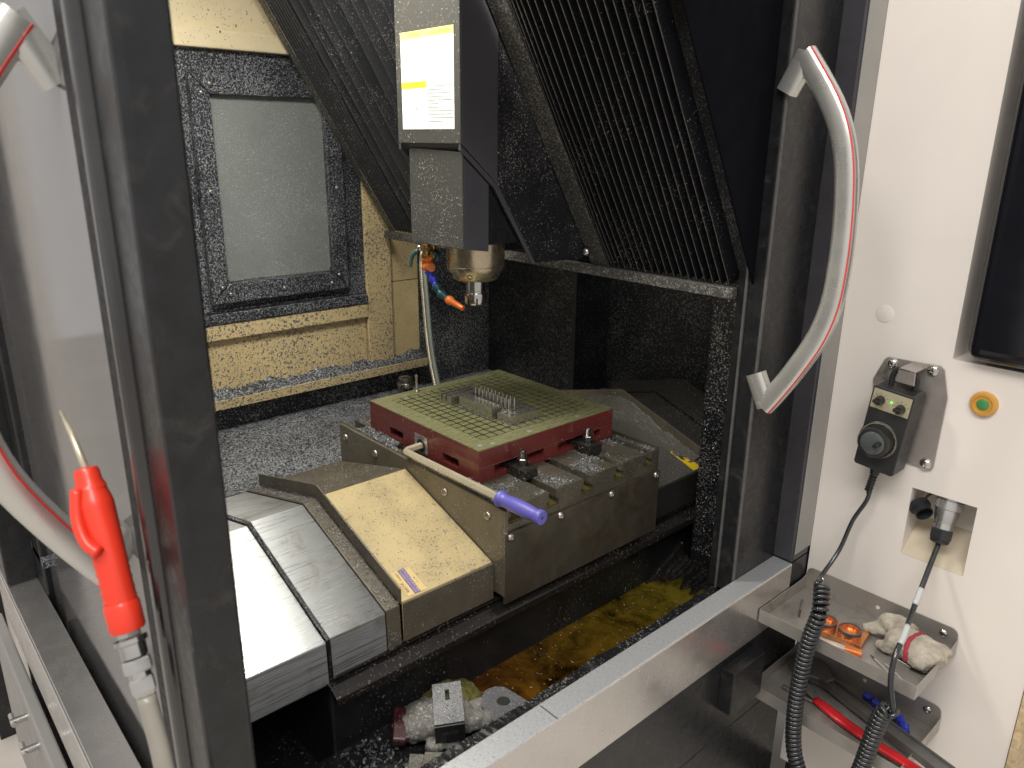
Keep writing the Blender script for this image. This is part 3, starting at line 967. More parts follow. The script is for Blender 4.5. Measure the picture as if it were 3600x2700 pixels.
obj("rubber_cap", MB().lathe([(.0200, -.014), (.0205, -.010), (.0205, -.006), (.0168, -.005), (.0168, .012), (.0150, .012), (.0145, -.006), (.001, -.006)], cp, ca, 32), m_rubber, t, smooth='auto')
obj("cap_strap", MB().tube(spline([tuple(cp + Vector((.0, .006, .016))), (-.484, 1.552, .915), (-.470, 1.556, .9265), (-.455, 1.562, .9270)], 6), .0024, 8), m_rubber, t, smooth=True)
t = thing("coiled_cable", "black cable with clear sleeve from the silver plug, coiled over the lower tray", "cable", (-.42, 1.31, .35))
g = A0 + ax * .100
lead = spline([tuple(g), (-.4370, 1.475, .780), (-.431, 1.420, .734), (-.420, 1.362, .7126), (-.416, 1.322, .685), (-.4100, 1.306, .645), (-.400, 1.302, .610), (-.392, 1.298, .590)], 10)
obj("straight_lead", MB().tube(lead, .0052, 10), m_cable, t, smooth=True)
obj("clear_sleeve", MB().tube(lead[13:19], .0058, 10), m_sleeve, t, smooth=True)
obj("clear_sleeve", MB().tube(lead[26:35], .0058, 10), m_sleeve, t, smooth=True)
obj("coil", coil([(-.396, 1.298, .586), (-.403, 1.297, .592), (-.412, 1.297, .572), (-.4175, 1.297, .540), (-.422, 1.297, .501), (-.430, 1.297, .437), (-.440, 1.297, .37), (-.45, 1.297, .30)], .0122, .0044, .0103), m_cable, t, smooth=True)

# ---- trays and what lies on them
def tray(label, zb, first):
    t = thing("wall_tray", label, "tray", (-.535, 1.434, zb), "stainless trays on the cabinet")
    x0, x1, y0, y1 = -.6940, -.3755, 1.3355, 1.5313
    th = .0016
    obj("tray_floor", MB().box(x0, x1, y0, y1, zb - th, zb), m_tray, t)
    obj("front_lip", MB().box(x0, x1, y0 - th, y0, zb - th, zb + .0285), m_tray, t, bevel=.0005)
    for x in (x0 - th, x1):
        obj("side_lip", MB().prism([(y0 - th, zb - th), (y1, zb - th), (y1, zb + .036), (y1 - .02, zb + .030), (y0 - th, zb + .0285)], 0, x, x + th), m_tray, t, bevel=.0005)
    pts = [(x0, zb), (x1, zb)]
    for cx, a0 in ((x1 - .014, 0), (x0 + .014, 90)):
        for k in range(5):
            a = R(a0 + 22.5 * k)
            pts.append((cx + .014 * math.cos(a), zb + .042 + .014 * math.sin(a)))
    obj("back_flange", MB().prism(pts, 1, y1 - th, y1), m_tray, t, bevel=.0004)
    for x in (-.660, -.402):
        obj("screw", MB().lathe([(.0078, 0), (.0078, .001), (.006, .003), (.003, .0042), (.001, .0044)], (x, y1 - th - .0002, zb + .036), (0, -1, 0), 20), m_chrome, t, smooth='auto')
    obj("hole", MB().cyl((-.532, y1 - th - .0004, zb + .030), (-.532, y1 - th - .0001, zb + .030), .0042, 16), m_white, t)
    return t


Z1, Z2 = .6120, .4260
tray("upper stainless tray on the white cabinet holding a glove and copper rings", Z1, True)
tray("lower stainless tray on the white cabinet holding a wrench and pliers", Z2, False)

t = thing("end_mill", "thin steel end mill lying alone at the left end of the upper tray", "cutter", (-.657, 1.44, Z1))
a, b = Vector((-.669, 1.472, Z1 + .0034)), Vector((-.645, 1.412, Z1 + .0034))
obj("shank", MB().cyl(a, a.lerp(b, .68), .0031, 14), m_chrome, t, smooth='auto')
fl = MB()
for k in range(2):
    pp = []
    for i in range(15):
        s_ = .68 + .32 * i / 14
        an = i * .55 + k * PI
        d = (b - a).normalized(); u = d.orthogonal().normalized(); w = d.cross(u)
        pp.append(a.lerp(b, s_) + (u * math.cos(an) + w * math.sin(an)) * .0016)
    fl.tube(pp, .0014, 6)
obj("flutes", fl, m_darkbolt, t, smooth=True)

t = thing("copper_part", "copper block with two round ring seats in the upper tray", "machined part", (-.555, 1.42, Z1))
q = [(-.604, 1.383), (-.5045, 1.3985), (-.5125, 1.4565), (-.519, 1.4595), (-.614, 1.445)]
obj("base_plate", MB().prism(q, 2, Z1 + .0005, Z1 + .0105), m_copper, t, bevel=.0015)
for cx, cy in ((-.5865, 1.4120), (-.5385, 1.4195)):
    rg = obj("ring", MB().lathe([(.0225, .010), (.0225, .0225), (.0188, .0225), (.0180, .0150), (.001, .0148)], (cx, cy, Z1), (0, 0, 1), 48), m_copper, t, smooth='auto')
    obj("ring_edge", MB().lathe([(.0228, .0190), (.0228, .0242), (.0195, .0243), (.0190, .0226)], (cx, cy, Z1), (0, 0, 1), 48, cap=False), m_coppergrey, rg, smooth='auto')
t = thing("marker_tube", "clear plastic tube with an orange cap lying in front of the copper part", "tube", (-.52, 1.37, Z1))
a, b, c = Vector((-.600, 1.3455, Z1 + .0085)), Vector((-.523, 1.3685, Z1 + .0085)), Vector((-.4935, 1.3775, Z1 + .0085))
obj("tube_body", MB().cyl(a, b, .0080, 18), m_clear, t, smooth='auto')
obj("cap", MB().cyl(b, c, .0088, 18), m_orange, t, smooth='auto')


def rod(label, a, b, r, tip):
    t = thing("scriber_rod", label, "steel rod", a, "thin steel rods in the upper tray")
    a, b = Vector(a), Vector(b)
    obj("shaft", MB().cyl(a, b, r, 12), m_rod, t, smooth='auto')
    if tip:
        d = (a - b).normalized()
        obj("point", MB().cyl(a, a + d * tip, r * .95, 12, .0004), m_darkbolt, t, smooth='auto')


rod("thin pointed steel rod lying nearest the front edge of the upper tray", (-.474, 1.3935, Z1 + .0022), (-.423, 1.3635, Z1 + .0022), .0019, .014)
rod("short steel rod without a point beside the pointed one in the upper tray", (-.452, 1.3935, Z1 + .0024), (-.397, 1.3625, Z1 + .0024), .0020, 0)
rod("pointed steel rod half under the grey glove in the upper tray", (-.478, 1.4330, Z1 + .0022), (-.415, 1.4200, Z1 + .0022), .0019, .012)


def lump(name, limbs, mat, parent, voxel, amp):
    """several lofted limbs fused into one cloth surface with folds"""
    mb = MB()
    for pts, rs, flat in limbs:
        P = spline(pts, 5)
        n = 16
        secs = []
        for i, p in enumerate(P):
            f_ = i / (len(P) - 1) * (len(rs) - 1)
            k = min(int(f_), len(rs) - 2)
            r = rs[k] + (rs[k + 1] - rs[k]) * (f_ - k)
            d = (P[min(len(P) - 1, i + 1)] - P[max(0, i - 1)]).normalized()
            u = Vector((0, 0, 1)).cross(d).normalized()
            w = d.cross(u)
            secs.append([p + u * r * math.cos(2 * PI * a / n) + w * r * flat * math.sin(2 * PI * a / n) for a in range(n)])
        mb.ring_sections(secs)
    o = obj(name, mb, mat, parent, smooth=True)
    m1 = o.modifiers.new("fuse", 'REMESH')
    m1.mode = 'VOXEL'
    m1.voxel_size = voxel
    m1.use_smooth_shade = True
    m2 = o.modifiers.new("soften", 'SMOOTH')
    m2.iterations = 6
    for sc_, am in ((.022, amp * 1.6), (.007, amp * .7)):
        tx = bpy.data.textures.new(name + "_folds", 'CLOUDS')
        tx.noise_scale = sc_
        tx.noise_depth = 2
        m3 = o.modifiers.new("folds", 'DISPLACE')
        m3.texture = tx
        m3.strength = am * 3
        m3.mid_level = .5
    return o


def blob(pts, rs, name, mat, parent, flat=1.0, sub=2):
    """organic limb: skin-like lofted tube flattened in z"""
    P = spline(pts, 6)
    n = 18
    secs = []
    for i, p in enumerate(P):
        f_ = i / (len(P) - 1) * (len(rs) - 1)
        k = min(int(f_), len(rs) - 2)
        r = rs[k] + (rs[k + 1] - rs[k]) * (f_ - k)
        d = (P[min(len(P) - 1, i + 1)] - P[max(0, i - 1)]).normalized()
        u = Vector((0, 0, 1)).cross(d).normalized()
        w = d.cross(u)
        secs.append([p + u * r * math.cos(2 * PI * a / n) * (1 + .05 * math.sin(5 * a + i)) + w * r * flat * math.sin(2 * PI * a / n) * (1 + .05 * math.cos(3 * a + i * 1.3)) for a in range(n)])
    return obj(name, MB().ring_sections(secs), mat, parent, smooth=True)


t = thing("work_glove", "folded grey knit glove with crimson band in the upper tray", "glove", (-.44, 1.46, Z1))
lump("glove_body", [
    ([(-.376, 1.428, Z1 + .022), (-.392, 1.436, Z1 + .026), (-.412, 1.446, Z1 + .0285), (-.435, 1.452, Z1 + .0285), (-.458, 1.457, Z1 + .026), (-.476, 1.460, Z1 + .020)], [.030, .039, .0425, .040, .037, .022], .66),
    ([(-.392, 1.462, Z1 + .030), (-.376, 1.466, Z1 + .032), (-.3690, 1.462, Z1 + .030)], [.022, .020, .009], .8),
    ([(-.445, 1.482, Z1 + .032), (-.470, 1.488, Z1 + .036), (-.494, 1.486, Z1 + .032), (-.507, 1.481, Z1 + .024)], [.022, .0240, .0220, .011], .85),
    ([(-.490, 1.482, Z1 + .020), (-.514, 1.473, Z1 + .015), (-.530, 1.465, Z1 + .011)], [.017, .0150, .008], .8),
    ([(-.448, 1.440, Z1 + .016), (-.470, 1.433, Z1 + .0150), (-.489, 1.431, Z1 + .012)], [.019, .0165, .008], .8)],
    m_glove, t, .0024, .0016)
cf = []
for k in range(25):
    a = PI * (-.08 + 1.16 * k / 24)
    cf.append((-.4265 + .003 * math.cos(a * 3), 1.4500 - math.cos(a) * .0425, Z1 + .0255 + math.sin(a) * .0275))
obj("cuff_band", MB().tube(cf, [.0052 + .0006 * math.sin(i * 2.1) for i in range(25)], 10), m_cuff, t, smooth=True)

# adjustable wrench, pliers, blue hose in the lower tray
t = thing("adjustable_wrench", "big dark adjustable wrench lying across the lower tray", "wrench", (-.6, 1.47, Z2))
h0 = Vector((-.640, 1.492, Z2 + .016)); h1 = Vector((-.335, 1.395, Z2 + .030))
d = (h1 - h0).normalized(); sd = Vector((0, 0, 1)).cross(d).normalized(); nz = d.cross(sd)


def wr(a, b, c=0):
    return h0 + d * a + sd * b + nz * c


head = [(-.045, -.006), (-.040, -.026), (-.012, -.034), (.022, -.030), (.045, -.016), (.060, -.0135), (.060, .0135), (.044, .020), (.024, .034), (.004, .038), (-.018, .036), (-.026, .022), (-.010, .012), (-.004, -.002), (-.022, -.006)]
obj("head", MB().ring_sections([[wr(a, b, c) for a, b in head] for c in (-.010, .010)]), m_wrench, t, bevel=.003)
jaw = [(-.050, .018), (-.028, .0395), (-.012, .0405), (-.006, .026), (-.030, .012)]
obj("jaw", MB().ring_sections([[wr(a - .004, b + .004, c) for a, b in jaw] for c in (-.007, .007)]), m_wrench, t, bevel=.002)
obj("handle_web", MB().ring_sections([[wr(a, b, c) for a, b in ((.055, -.0105), (.40, -.0150), (.40, .0150), (.055, .0105))] for c in (-.004, .004)]), m_wrench, t)
for s_ in (-1, 1):
    obj("handle_rib", MB().ring_sections([[wr(a, s_ * b, c) for a, b in ((.050, .0105), (.40, .0145), (.40, .0190), (.050, .0140))] for c in (-.0085, .0085)]), m_wrench, t, bevel=.002)
t = thing("pliers", "black pliers with long red grips under the wrench in the lower tray", "pliers", (-.6, 1.42, Z2))
for k, (pts, rs) in enumerate(((((-.585, 1.4165, Z2 + .0085), (-.53, 1.400, Z2 + .0095), (-.46, 1.3830, Z2 + .012), (-.36, 1.358, Z2 + .026), (-.28, 1.338, Z2 + .040)), [.011, .0135, .0125, .012, .011]),)):
    blob(pts, rs, "grip", m_redh, t, .55)
blob([(-.640, 1.447, Z2 + .010), (-.612, 1.432, Z2 + .011), (-.578, 1.4150, Z2 + .009)], [.009, .0125, .0085], "jaw", m_wrench, t, .6)
blob([(-.655, 1.405, Z2 + .006), (-.632, 1.405, Z2 + .006), (-.585, 1.4090, Z2 + .006)], [.006, .0055, .0045], "jaw", m_wrench, t, .7)
t = thing("segmented_hose", "bright blue segmented coolant hose lying in the lower tray", "coolant hose", (-.46, 1.50, Z2))
bp = spline([(-.516, 1.5065, Z2 + .013), (-.497, 1.500, Z2 + .012), (-.477, 1.4975, Z2 + .012), (-.458, 1.4985, Z2 + .012), (-.440, 1.491, Z2 + .012), (-.424, 1.476, Z2 + .012), (-.412, 1.460, Z2 + .012)], 1)
for i in range(len(bp) - 1):
    dd = bp[i + 1] - bp[i]
    L_ = dd.length
    obj("segment", MB().lathe([(.0095, -.001), (.0108, .001), (.0075, L_ * .55), (.0060, L_ * .68), (.0078, L_ * .85), (.0078, L_ * .98), (.004, L_ * 1.08)], bp[i], dd, 18), m_blue, t, smooth='auto')

#==PART3==
# ================================================================ BELLOWS
BD = Vector((0, -.5205, .8545))          # up the slope
BN = Vector((0, -.8545, -.5205))         # out of the bellows, towards the front
B0 = Vector((0, 1.300, 1.322))


def bel(x, t_, h):
    return Vector((x, 0, 0)) + B0 + BD * t_ + BN * h


def bellows(label, edges, depth, mat, t0, t1, band, bandlabel=None):
    x0, x1 = edges[0], edges[-1]
    t = thing("bellows_cover", label, "bellows", ((x0 + x1) / 2, 1.30, 1.322), "pleated bellows beside the spindle head")
    for i in range(len(edges) - 1):
        a, b = edges[i], edges[i + 1]
        w_ = b - a
        dp = min(depth, w_ * 1.5)
        m_ = a + w_ * .5
        e = min(.0009, w_ * .12)
        # one pleat: valley, flank, ridge with a stitched lip, flank, valley
        prof = [(a + .0001, -dp), (m_ - e * 2.4, -.0022), (m_ - e, 0), (m_ + e, 0), (m_ + e * 2.4, -.0022), (b - .0001, -dp)]
        sag = random.uniform(-.0012, .0012)
        N = 14
        vs, fs = [], []
        for j in range(N + 1):
            tt = t0 + (t1 - t0) * j / N
            wv = sag * math.sin(j * 1.1 + i) + random.uniform(-.0006, .0006)
            for x, h in prof:
                vs.append(bel(x + (wv if h > -.003 else 0), tt, h))
        n = len(prof)
        for j in range(N):
            for k in range(n - 1):
                fs.append((j * n + k, j * n + k + 1, (j + 1) * n + k + 1, (j + 1) * n + k))
        pl_ = obj("pleat", MB().add(vs, fs), mat, t)
        pl_.data.materials.append(m_ridge)
        for q_, f_ in enumerate(pl_.data.polygons):
            if q_ % (n - 1) == 2:
                f_.material_index = 1
    for x_0, x_1, h in band:
        vs = [bel(x, tt, hh) for x in (x_0, x_1) for tt in (t0 - .012, t1) for hh in (h - .004, h)]
        obj("end_band", MB().add(vs, [(0, 1, 3, 2), (4, 6, 7, 5), (0, 4, 5, 1), (2, 3, 7, 6), (0, 2, 6, 4), (1, 5, 7, 3)]), m_rail if h > .0 else mat, t, bevel=.0008)
    return t


er = [-1.1345]
for k in range(19):
    er.append(er[-1] + min(.0225, .0065 + .0035 * k) * .84)
er = [e for e in er if e < -.772]
bellows("dark pleated bellows right of the spindle head, ribs running up the slope", er, .026, m_bellows, -.004, 1.03, [(-1.186, -1.1365, .002)])
el = [-1.999 + .0139 * k for k in range(9)] + [-1.857, -1.803, -1.766, -1.694, -1.644, -1.592, -1.541, -1.477, -1.405]
bellows("dusty pleated bellows left of the spindle head, above the window", el, .030, m_bellowsL, -.004, 1.03, [(-2.026, -2.0005, .001)])
obj("dark_gap_sheet", MB().prism([(1.306, 1.318), (1.62, 1.318), (1.62, 2.29), (.716, 2.29)], 0, -.7745, -.770), M("matt_black_gap_shade", (0.004, 0.004, 0.006), 0.8, spec=0.05), kind="structure")  # black sheet added in place of the darkness beside the right bellows
t = tag(obj("bellows_rail", MB().box(-2.03, -.806, 1.286, 1.304, 1.295, 1.3165), m_rail, bevel=.0015), "chip covered rail along the lower edge of both bellows", "rail")

# ================================================================ SPINDLE HEAD
HX0, HX1, HY = -1.4000, -1.1910, .930
t = thing("spindle_head", "dark grey spindle head with a white safety label on its front", "spindle head", (-1.2955, 1.05, 1.37))
mb = MB()


def by(z):
    return 1.300 - (z - 1.322) * .6092


ZT = 2.25
sh = .008
obj("front_cover", MB().box(HX0, HX1, HY, HY + .004, 1.5757, ZT), m_head, t, bevel=.0025)
for x, nm in ((HX1 - sh, "side_cover"), (HX0, "side_cover")):
    obj(nm, MB().prism([(HY + .004, 1.5757), (1.0225, 1.5005), (1.0225, 1.775), (.9930, 1.823), (HY + .004, 1.920)], 0, x, x + sh), m_headside, t, bevel=.0012)
    xs = x - .0012 if x > -1.3 else x + .0012
    obj("side_plate", MB().prism([(1.0228, 1.5005), (1.1302, 1.3344), (1.285, 1.3300), (1.2865, 1.3704), (1.0228, 1.776)], 0, xs, xs + sh - .0012), m_wedge, t, bevel=.0012)
    obj("lower_edge", MB().prism([(HY + .0005, 1.5755), (1.0220, 1.5000), (1.1300, 1.3338), (1.1240, 1.3320), (1.0140, 1.4940), (HY + .0005, 1.5640)], 0, x + .0006, x + sh - .0006), m_headside, t, bevel=.001)
obj("under_plate", MB().prism([(HY + .003, 1.5750), (1.02, 1.4995), (1.02, 1.505), (HY + .003, 1.5800)], 0, HX0 + sh, HX1 - sh), m_headside, t)
lx0, lx1 = -1.3765, -1.1992
p = []
for cx, cz, a0 in ((lx1 - .006, 1.5555, 0), (lx0 + .006, 1.5615, 90)):
    for k in range(4):
        a = R(a0 + 30 * k)
        p.append((cx + .006 * math.cos(a), cz + .006 * math.sin(a)))
p += [(lx0, 1.3755), (lx1, 1.3765)]
obj("lower_cover", MB().prism(p, 1, .940, .944), m_head, t, bevel=.0015)
for x in (lx1 - .004, lx0):
    obj("lower_side", MB().prism([(.944, 1.3765), (1.0062, 1.368), (1.0062, 1.50), (.944, 1.552)], 0, x, x + .004), m_headside, t, bevel=.001)
obj("spindle_body", MB().box(lx0 + .006, lx1 - .006, .9445, 1.22, 1.3800, 1.498), m_blackp, t)
SX, SY = -1.2955, 1.050
nose = obj("spindle_nose", MB().lathe([(.0625, 1.385), (.0625, 1.3275), (.0618, 1.3262), (.0625, 1.325), (.0615, 1.3185), (.0475, 1.2960), (.045, 1.2945), (.024, 1.2945)], (SX, SY, 0), (0, 0, 1), 64), m_gold, t, smooth='auto')
for k in range(6):
    a = R(-52 + 60 * k)
    r_, z_ = .0548, 1.3068
    dd = Vector((math.cos(a) * .86, math.sin(a) * .86, -.51)).normalized()
    c = Vector((SX + r_ * math.cos(a), SY + r_ * math.sin(a), z_))
    obj("bolt_pocket", MB().lathe([(.0058, -.003), (.0060, .0005), (.0046, .0008), (.0042, -.0015)], c, dd, 16), m_hole, nose, smooth='auto')
obj("tie_bolt", MB().ball((-1.172, 1.268, 1.349), .0095), m_chrome, t, smooth=True)
# safety label
LX0, LX1, LZ0, LZ1 = -1.3795, -1.2078, 1.6030, 1.7825
LY = HY - .0005
lab = obj("safety_label", MB().box(LX0, LX1, LY - .0004, LY, LZ0, LZ1), m_labelw, t, label="white safety label with yellow headings and faint print")
XM = LX0 + (LX1 - LX0) * .497
ly = LY - .0005


def lr(name, x0, x1, z0, z1, mat, y=None, th=.0002):
    yy = ly if y is None else y
    return obj(name, MB().box(x0, x1, yy - th, yy, z0, z1), mat, lab)


HZ = LZ1 - .0135
lr("header", LX0, XM, HZ, LZ1, m_labely)
lr("header", XM + .0004, LX1, HZ, LZ1, m_labely)
BZ1 = LZ0 + .0885
lr("header", LX0, XM, BZ1 - .0122, BZ1, m_labely2)
lr("rule", XM - .0002, XM + .0002, LZ0, HZ, m_ink)
RX, UZ = (1, 0, 0), (0, 0, 1)
ty = ly - .0004
text_part("heading_text", "刀具装卸方向", .0080, m_inky, lab, (LX0 + .022, ty, HZ + .0038), RX, UZ)
text_part("heading_text", "⚠注意 主轴旋转部位", .0074, m_inky, lab, (XM + .006, ty, HZ + .0038), RX, UZ)
text_part("heading_text", "⚠注意 防护罩夹手危险", .0072, m_inky, lab, (LX0 + .003, ty, BZ1 - .0092), RX, UZ)
rows = ["请勿在主轴旋", "", "请勿用手触摸旋", "转的主轴", "装卸刀具时请确", "认主轴已停", "更换前请先停机并", "断电", "必须关好防护门后", "再启动"]
for i, s_ in enumerate(rows):
    if s_:
        text_part("print_line", s_, .0052, m_ink, lab, (XM + .030, ty, HZ - .010 - i * .0072), RX, UZ)
rng = random.Random(3)
for i, (ln, ind) in enumerate(((.078, 0), (.052, 0), (.078, 0), (.054, 0), (.076, 0), (.034, 0), (.043, 0), (.079, 0), (.077, 0), (.080, 0), (.044, 0))):
    x = XM + .004
    z = LZ0 + .0780 - i * .0064
    mbl = MB()
    while x < XM + .004 + ln:
        w_ = rng.uniform(.0016, .0052)
        mbl.box(x, min(x + w_, XM + .004 + ln), ty - .0001, ty, z, z + .0013)
        x += w_ + .0010
    obj("print_line", mbl, m_ink, lab)


def stroke(pts, w=.0006, name="drawing"):
    m_ = MB()
    for i in range(len(pts) - 1):
        a, b = Vector((pts[i][0], pts[i][1])), Vector((pts[i + 1][0], pts[i + 1][1]))
        n_ = Vector((-(b - a).y, (b - a).x)).normalized() * w / 2
        q = [a - n_, b - n_, b + n_, a + n_]
        m_.add([(v.x, ty, v.y) for v in q], [(0, 1, 2, 3)])
    return obj(name, m_, m_ink, lab)


ox, oz = LX0 + .016, LZ0 + .012
hand = [(.040, .000), (.034, .004), (.030, .016), (.028, .030), (.031, .031), (.035, .020), (.036, .038), (.039, .042), (.041, .022), (.045, .044), (.048, .043), (.046, .022), (.052, .038), (.055, .036), (.050, .018), (.058, .028), (.060, .025), (.053, .010), (.049, .001), (.044, -.003), (.040, .000)]
stroke([(ox + a, oz + b) for a, b in hand])
skirt = [(.008, .042), (.000, .026), (.034, .026), (.026, .042), (.008, .042), (.008, .056), (.024, .052), (.024, .042)]
stroke([(ox + a, oz + b) for a, b in skirt])
for k in range(5):
    stroke([(ox + .0105 + k * .0035, oz + .042), (ox + .005 + k * .006, oz + .026)], .0004)
stroke([(ox + .013 + .006 * math.cos(a / 10 * 2 * PI), oz + .0535 + .004 * math.sin(a / 10 * 2 * PI)) for a in range(11)])
stroke([(ox + .008, oz + .068), (ox + .010, oz + .064), (ox + .015, oz + .062), (ox + .019, oz + .066)], .0008)
stroke([(LX0 + .032, BZ1 + .030), (LX0 + .062, BZ1 + .0295)], .0005)
stroke([(XM + .004, HZ - .052), (XM + .020, HZ - .052)], .0004)
stroke([(XM + .012 + .005 * math.cos(a / 8 * 2 * PI), HZ - .027 + .0045 * math.sin(a / 8 * 2 * PI)) for a in range(9)], .0004)
stroke([(XM + .005, HZ - .058), (XM + .007, HZ - .063), (XM + .015, HZ - .063), (XM + .018, HZ - .058), (XM + .005, HZ - .058)], .0004)
lr("mark", XM + .0115, XM + .0130, HZ - .078, HZ - .071, m_blue)

t = thing("tool_holder", "ground steel collet holder in the spindle nose, no cutter fitted", "tool holder", (SX, SY, 1.24))
obj("shank", MB().lathe([(.0212, 1.294), (.0212, 1.2715), (.0204, 1.2705), (.0212, 1.2698), (.0212, 1.2655)], (SX, SY, 0), (0, 0, 1), 48), m_chrome, t, smooth='auto')
nut = MB().lathe([(.0205, 1.2660), (.0245, 1.2645), (.0248, 1.2625), (.0248, 1.2440), (.0225, 1.2400), (.0130, 1.2395), (.0120, 1.250), (.001, 1.250)], (SX, SY, 0), (0, 0, 1), 48)
nt = obj("collet_nut", nut, m_chrome, t, smooth='auto')
for k in range(8):
    a = 2 * PI * k / 8 + .2
    obj("nut_slot", MB().obox((SX + .0240 * math.cos(a), SY + .0240 * math.sin(a), 1.2475), (.0012 * math.cos(a), .0012 * math.sin(a), 0), (-.0019 * math.sin(a), .0019 * math.cos(a), 0), (0, 0, .0075)), m_hole, nt)
clt = MB()
for k in range(8):
    a = 2 * PI * k / 8
    clt.obox((SX + .0085 * math.cos(a), SY + .0085 * math.sin(a), 1.2385), (.0026 * math.cos(a), .0026 * math.sin(a), 0), (-.0026 * math.sin(a), .0026 * math.cos(a), 0), (0, 0, .0022))
obj("collet", clt, m_darkbolt, t)

# ================================================================ COOLANT NOZZLE, CONDUITS
t = thing("coolant_nozzle", "brass valve with blue, teal and orange jointed hose aimed at the collet", "coolant hose", (-1.386, .985, 1.36))
vx, vy = -1.3870, .985
obj("valve_body", MB().lathe([(.0085, 1.376), (.0085, 1.366), (.0100, 1.365), (.0100, 1.352), (.0082, 1.351), (.0082, 1.342)], (vx, vy, 0), (0, 0, 1), 24).cyl((vx - .012, vy + .002, 1.357), (vx + .020, vy - .002, 1.357), .0062, 16), m_brass, t, smooth='auto')
obj("hex_nut", MB().lathe([(.0100, 1.342), (.0100, 1.3335)], (vx, vy, 0), (0, 0, 1), 6), m_brass, t, bevel=.0008)
obj("valve_body", MB().lathe([(.0070, 1.376), (.0070, 1.346), (.0080, 1.345), (.0080, 1.336)], (vx + .0155, vy + .008, 0), (0, 0, 1), 18), m_brass, t, smooth='auto')
lv = obj("lever", MB().tube(spline([(vx - .022, vy - .006, 1.350), (vx - .032, vy - .012, 1.342), (vx - .038, vy - .014, 1.330), (vx - .041, vy - .015, 1.312)], 5), [.0062, .0062, .0060, .0060, .0058, .0056, .0054, .0052, .005, .0048, .0046, .0044, .0042, .004, .0035, .002], 10), m_lever, t, smooth=True)
obj("lever_hub", MB().ball((vx - .020, vy - .004, 1.356), .0085, .0075, .0075), m_chrome, t, smooth=True)
obj("lever", MB().tube([(vx + .026, vy + .004, 1.352), (vx + .034, vy + .004, 1.346), (vx + .036, vy + .004, 1.332)], [.006, .0065, .005], 10), m_teal, t, smooth=True)
obj("manifold", MB().lathe([(.0150, 1.3335), (.0105, 1.3285), (.0100, 1.322), (.0118, 1.3205), (.0118, 1.314), (.0095, 1.3135), (.0095, 1.307)], (vx + .002, vy, 0), (0, 0, 1), 24), m_orange, t, smooth='auto')
obj("side_tap", MB().cyl((vx + .012, vy - .003, 1.3185), (vx + .026, vy - .006, 1.3185), .0098, 20).cyl((vx + .014, vy - .003, 1.3285), (vx + .018, vy - .003, 1.341), .006, 12), m_orange, t, smooth='auto')
hp = [(-1.381, .985, 1.3090), (-1.3685, .986, 1.2945), (-1.3590, .988, 1.2775), (-1.3465, .991, 1.2625), (-1.3250, .995, 1.2520), (-1.3050, .999, 1.2475)]
hp = [Vector(q) for q in hp]
for i, m_ in enumerate((m_blue, m_blue, m_teal, m_teal)):
    dd = hp[i + 1] - hp[i]
    L_ = dd.length
    obj("segment", MB().lathe([(.0062, -.002), (.0102, L_ * .10), (.0102, L_ * .22), (.0070, L_ * .62), (.0060, L_ * .72), (.0076, L_ * .9), (.0076, L_ * 1.04), (.005, L_ * 1.12)], hp[i], dd, 20), m_, t, smooth='auto')
dd = Vector((-1.281, 1.003, 1.2375)) - hp[4]
obj("nozzle", MB().lathe([(.0078, -.001), (.0102, .003), (.0102, .009), (.0070, .0165), (.0056, dd.length), (.0038, dd.length), (.0038, dd.length - .006)], hp[4], dd, 22), m_orange, t, smooth='auto')

pc = spline([(-1.62, 1.18, 1.345), (-1.700, 1.20, 1.305), (-1.7160, 1.20, 1.2604), (-1.708, 1.20, 1.16), (-1.6976, 1.20, 1.0656), (-1.682, 1.20, .99), (-1.655, 1.20, .90), (-1.63, 1.19, .80)], 10)
tag(obj("armoured_conduit", MB().tube([p_ for q in range(len(pc) - 1) for p_ in (pc[q], pc[q].lerp(pc[q + 1], .25), pc[q].lerp(pc[q + 1], .5), pc[q].lerp(pc[q + 1], .75))], [(.0058 if k % 2 else .0046) for k in range((len(pc) - 1) * 4)], 10), m_conduit), "ribbed metal conduit hanging from the head to behind the red chuck", "conduit")
tag(obj("coolant_tube", MB().tube([p_ + Vector((.0095, .006, 0)) for p_ in pc], .0058, 10), m_tube, smooth=True), "smooth grey green tube strapped beside the ribbed conduit", "tube")

# ================================================================ WAY COVERS
PROF = [(-1.569, .735), (-1.566, .833), (-1.2855, .9062), (-.9964, .8088), (-.9935, .7288)]


def prof(dz, inset=0.0):
    c = -1.2855
    return [(c + (x - c) * (1 - inset), z + dz) for x, z in PROF]


def cover(mb, y0, y1, dz, inset=0, th=.003):
    return mb.sheet(prof(dz, inset), 1, y0, y1, th)


def flange(y, h, low=-.004):
    q = prof(0)[1:4]
    return [(x, z + h) for x, z in q] + [(x, z + low) for x, z in q[::-1]]


t = thing("way_cover", "telescopic way cover in front of the table, cream fixed plate and two bright steel plates", "way cover", (-1.2855, .5, .73))
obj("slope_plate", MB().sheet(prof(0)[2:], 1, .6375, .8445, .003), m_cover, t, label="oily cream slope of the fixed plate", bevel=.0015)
obj("ridge_plate", MB().sheet(prof(0)[:3], 1, .6375, .8445, .003), m_coverd, t, label="brown oily far half of the fixed plate, shade put into its colour", bevel=.0015)  # far half is dimmer in the light; the darker colour paints that in
obj("side_skirt", MB().box(-.9933, -.9918, .6375, .8445, .7295, .8060), m_coverd, t)
obj("flange", MB().prism(flange(.636, .026), 1, .6335, .6370), m_coverd, t, bevel=.0008)
obj("front_lip", cover(MB(), .6045, .6330, -.005, .002, .004), m_coverd, t, bevel=.001)
obj("steel_plate", cover(MB(), .4960, .6035, -.0085, .004), m_steel, t, bevel=.0015)
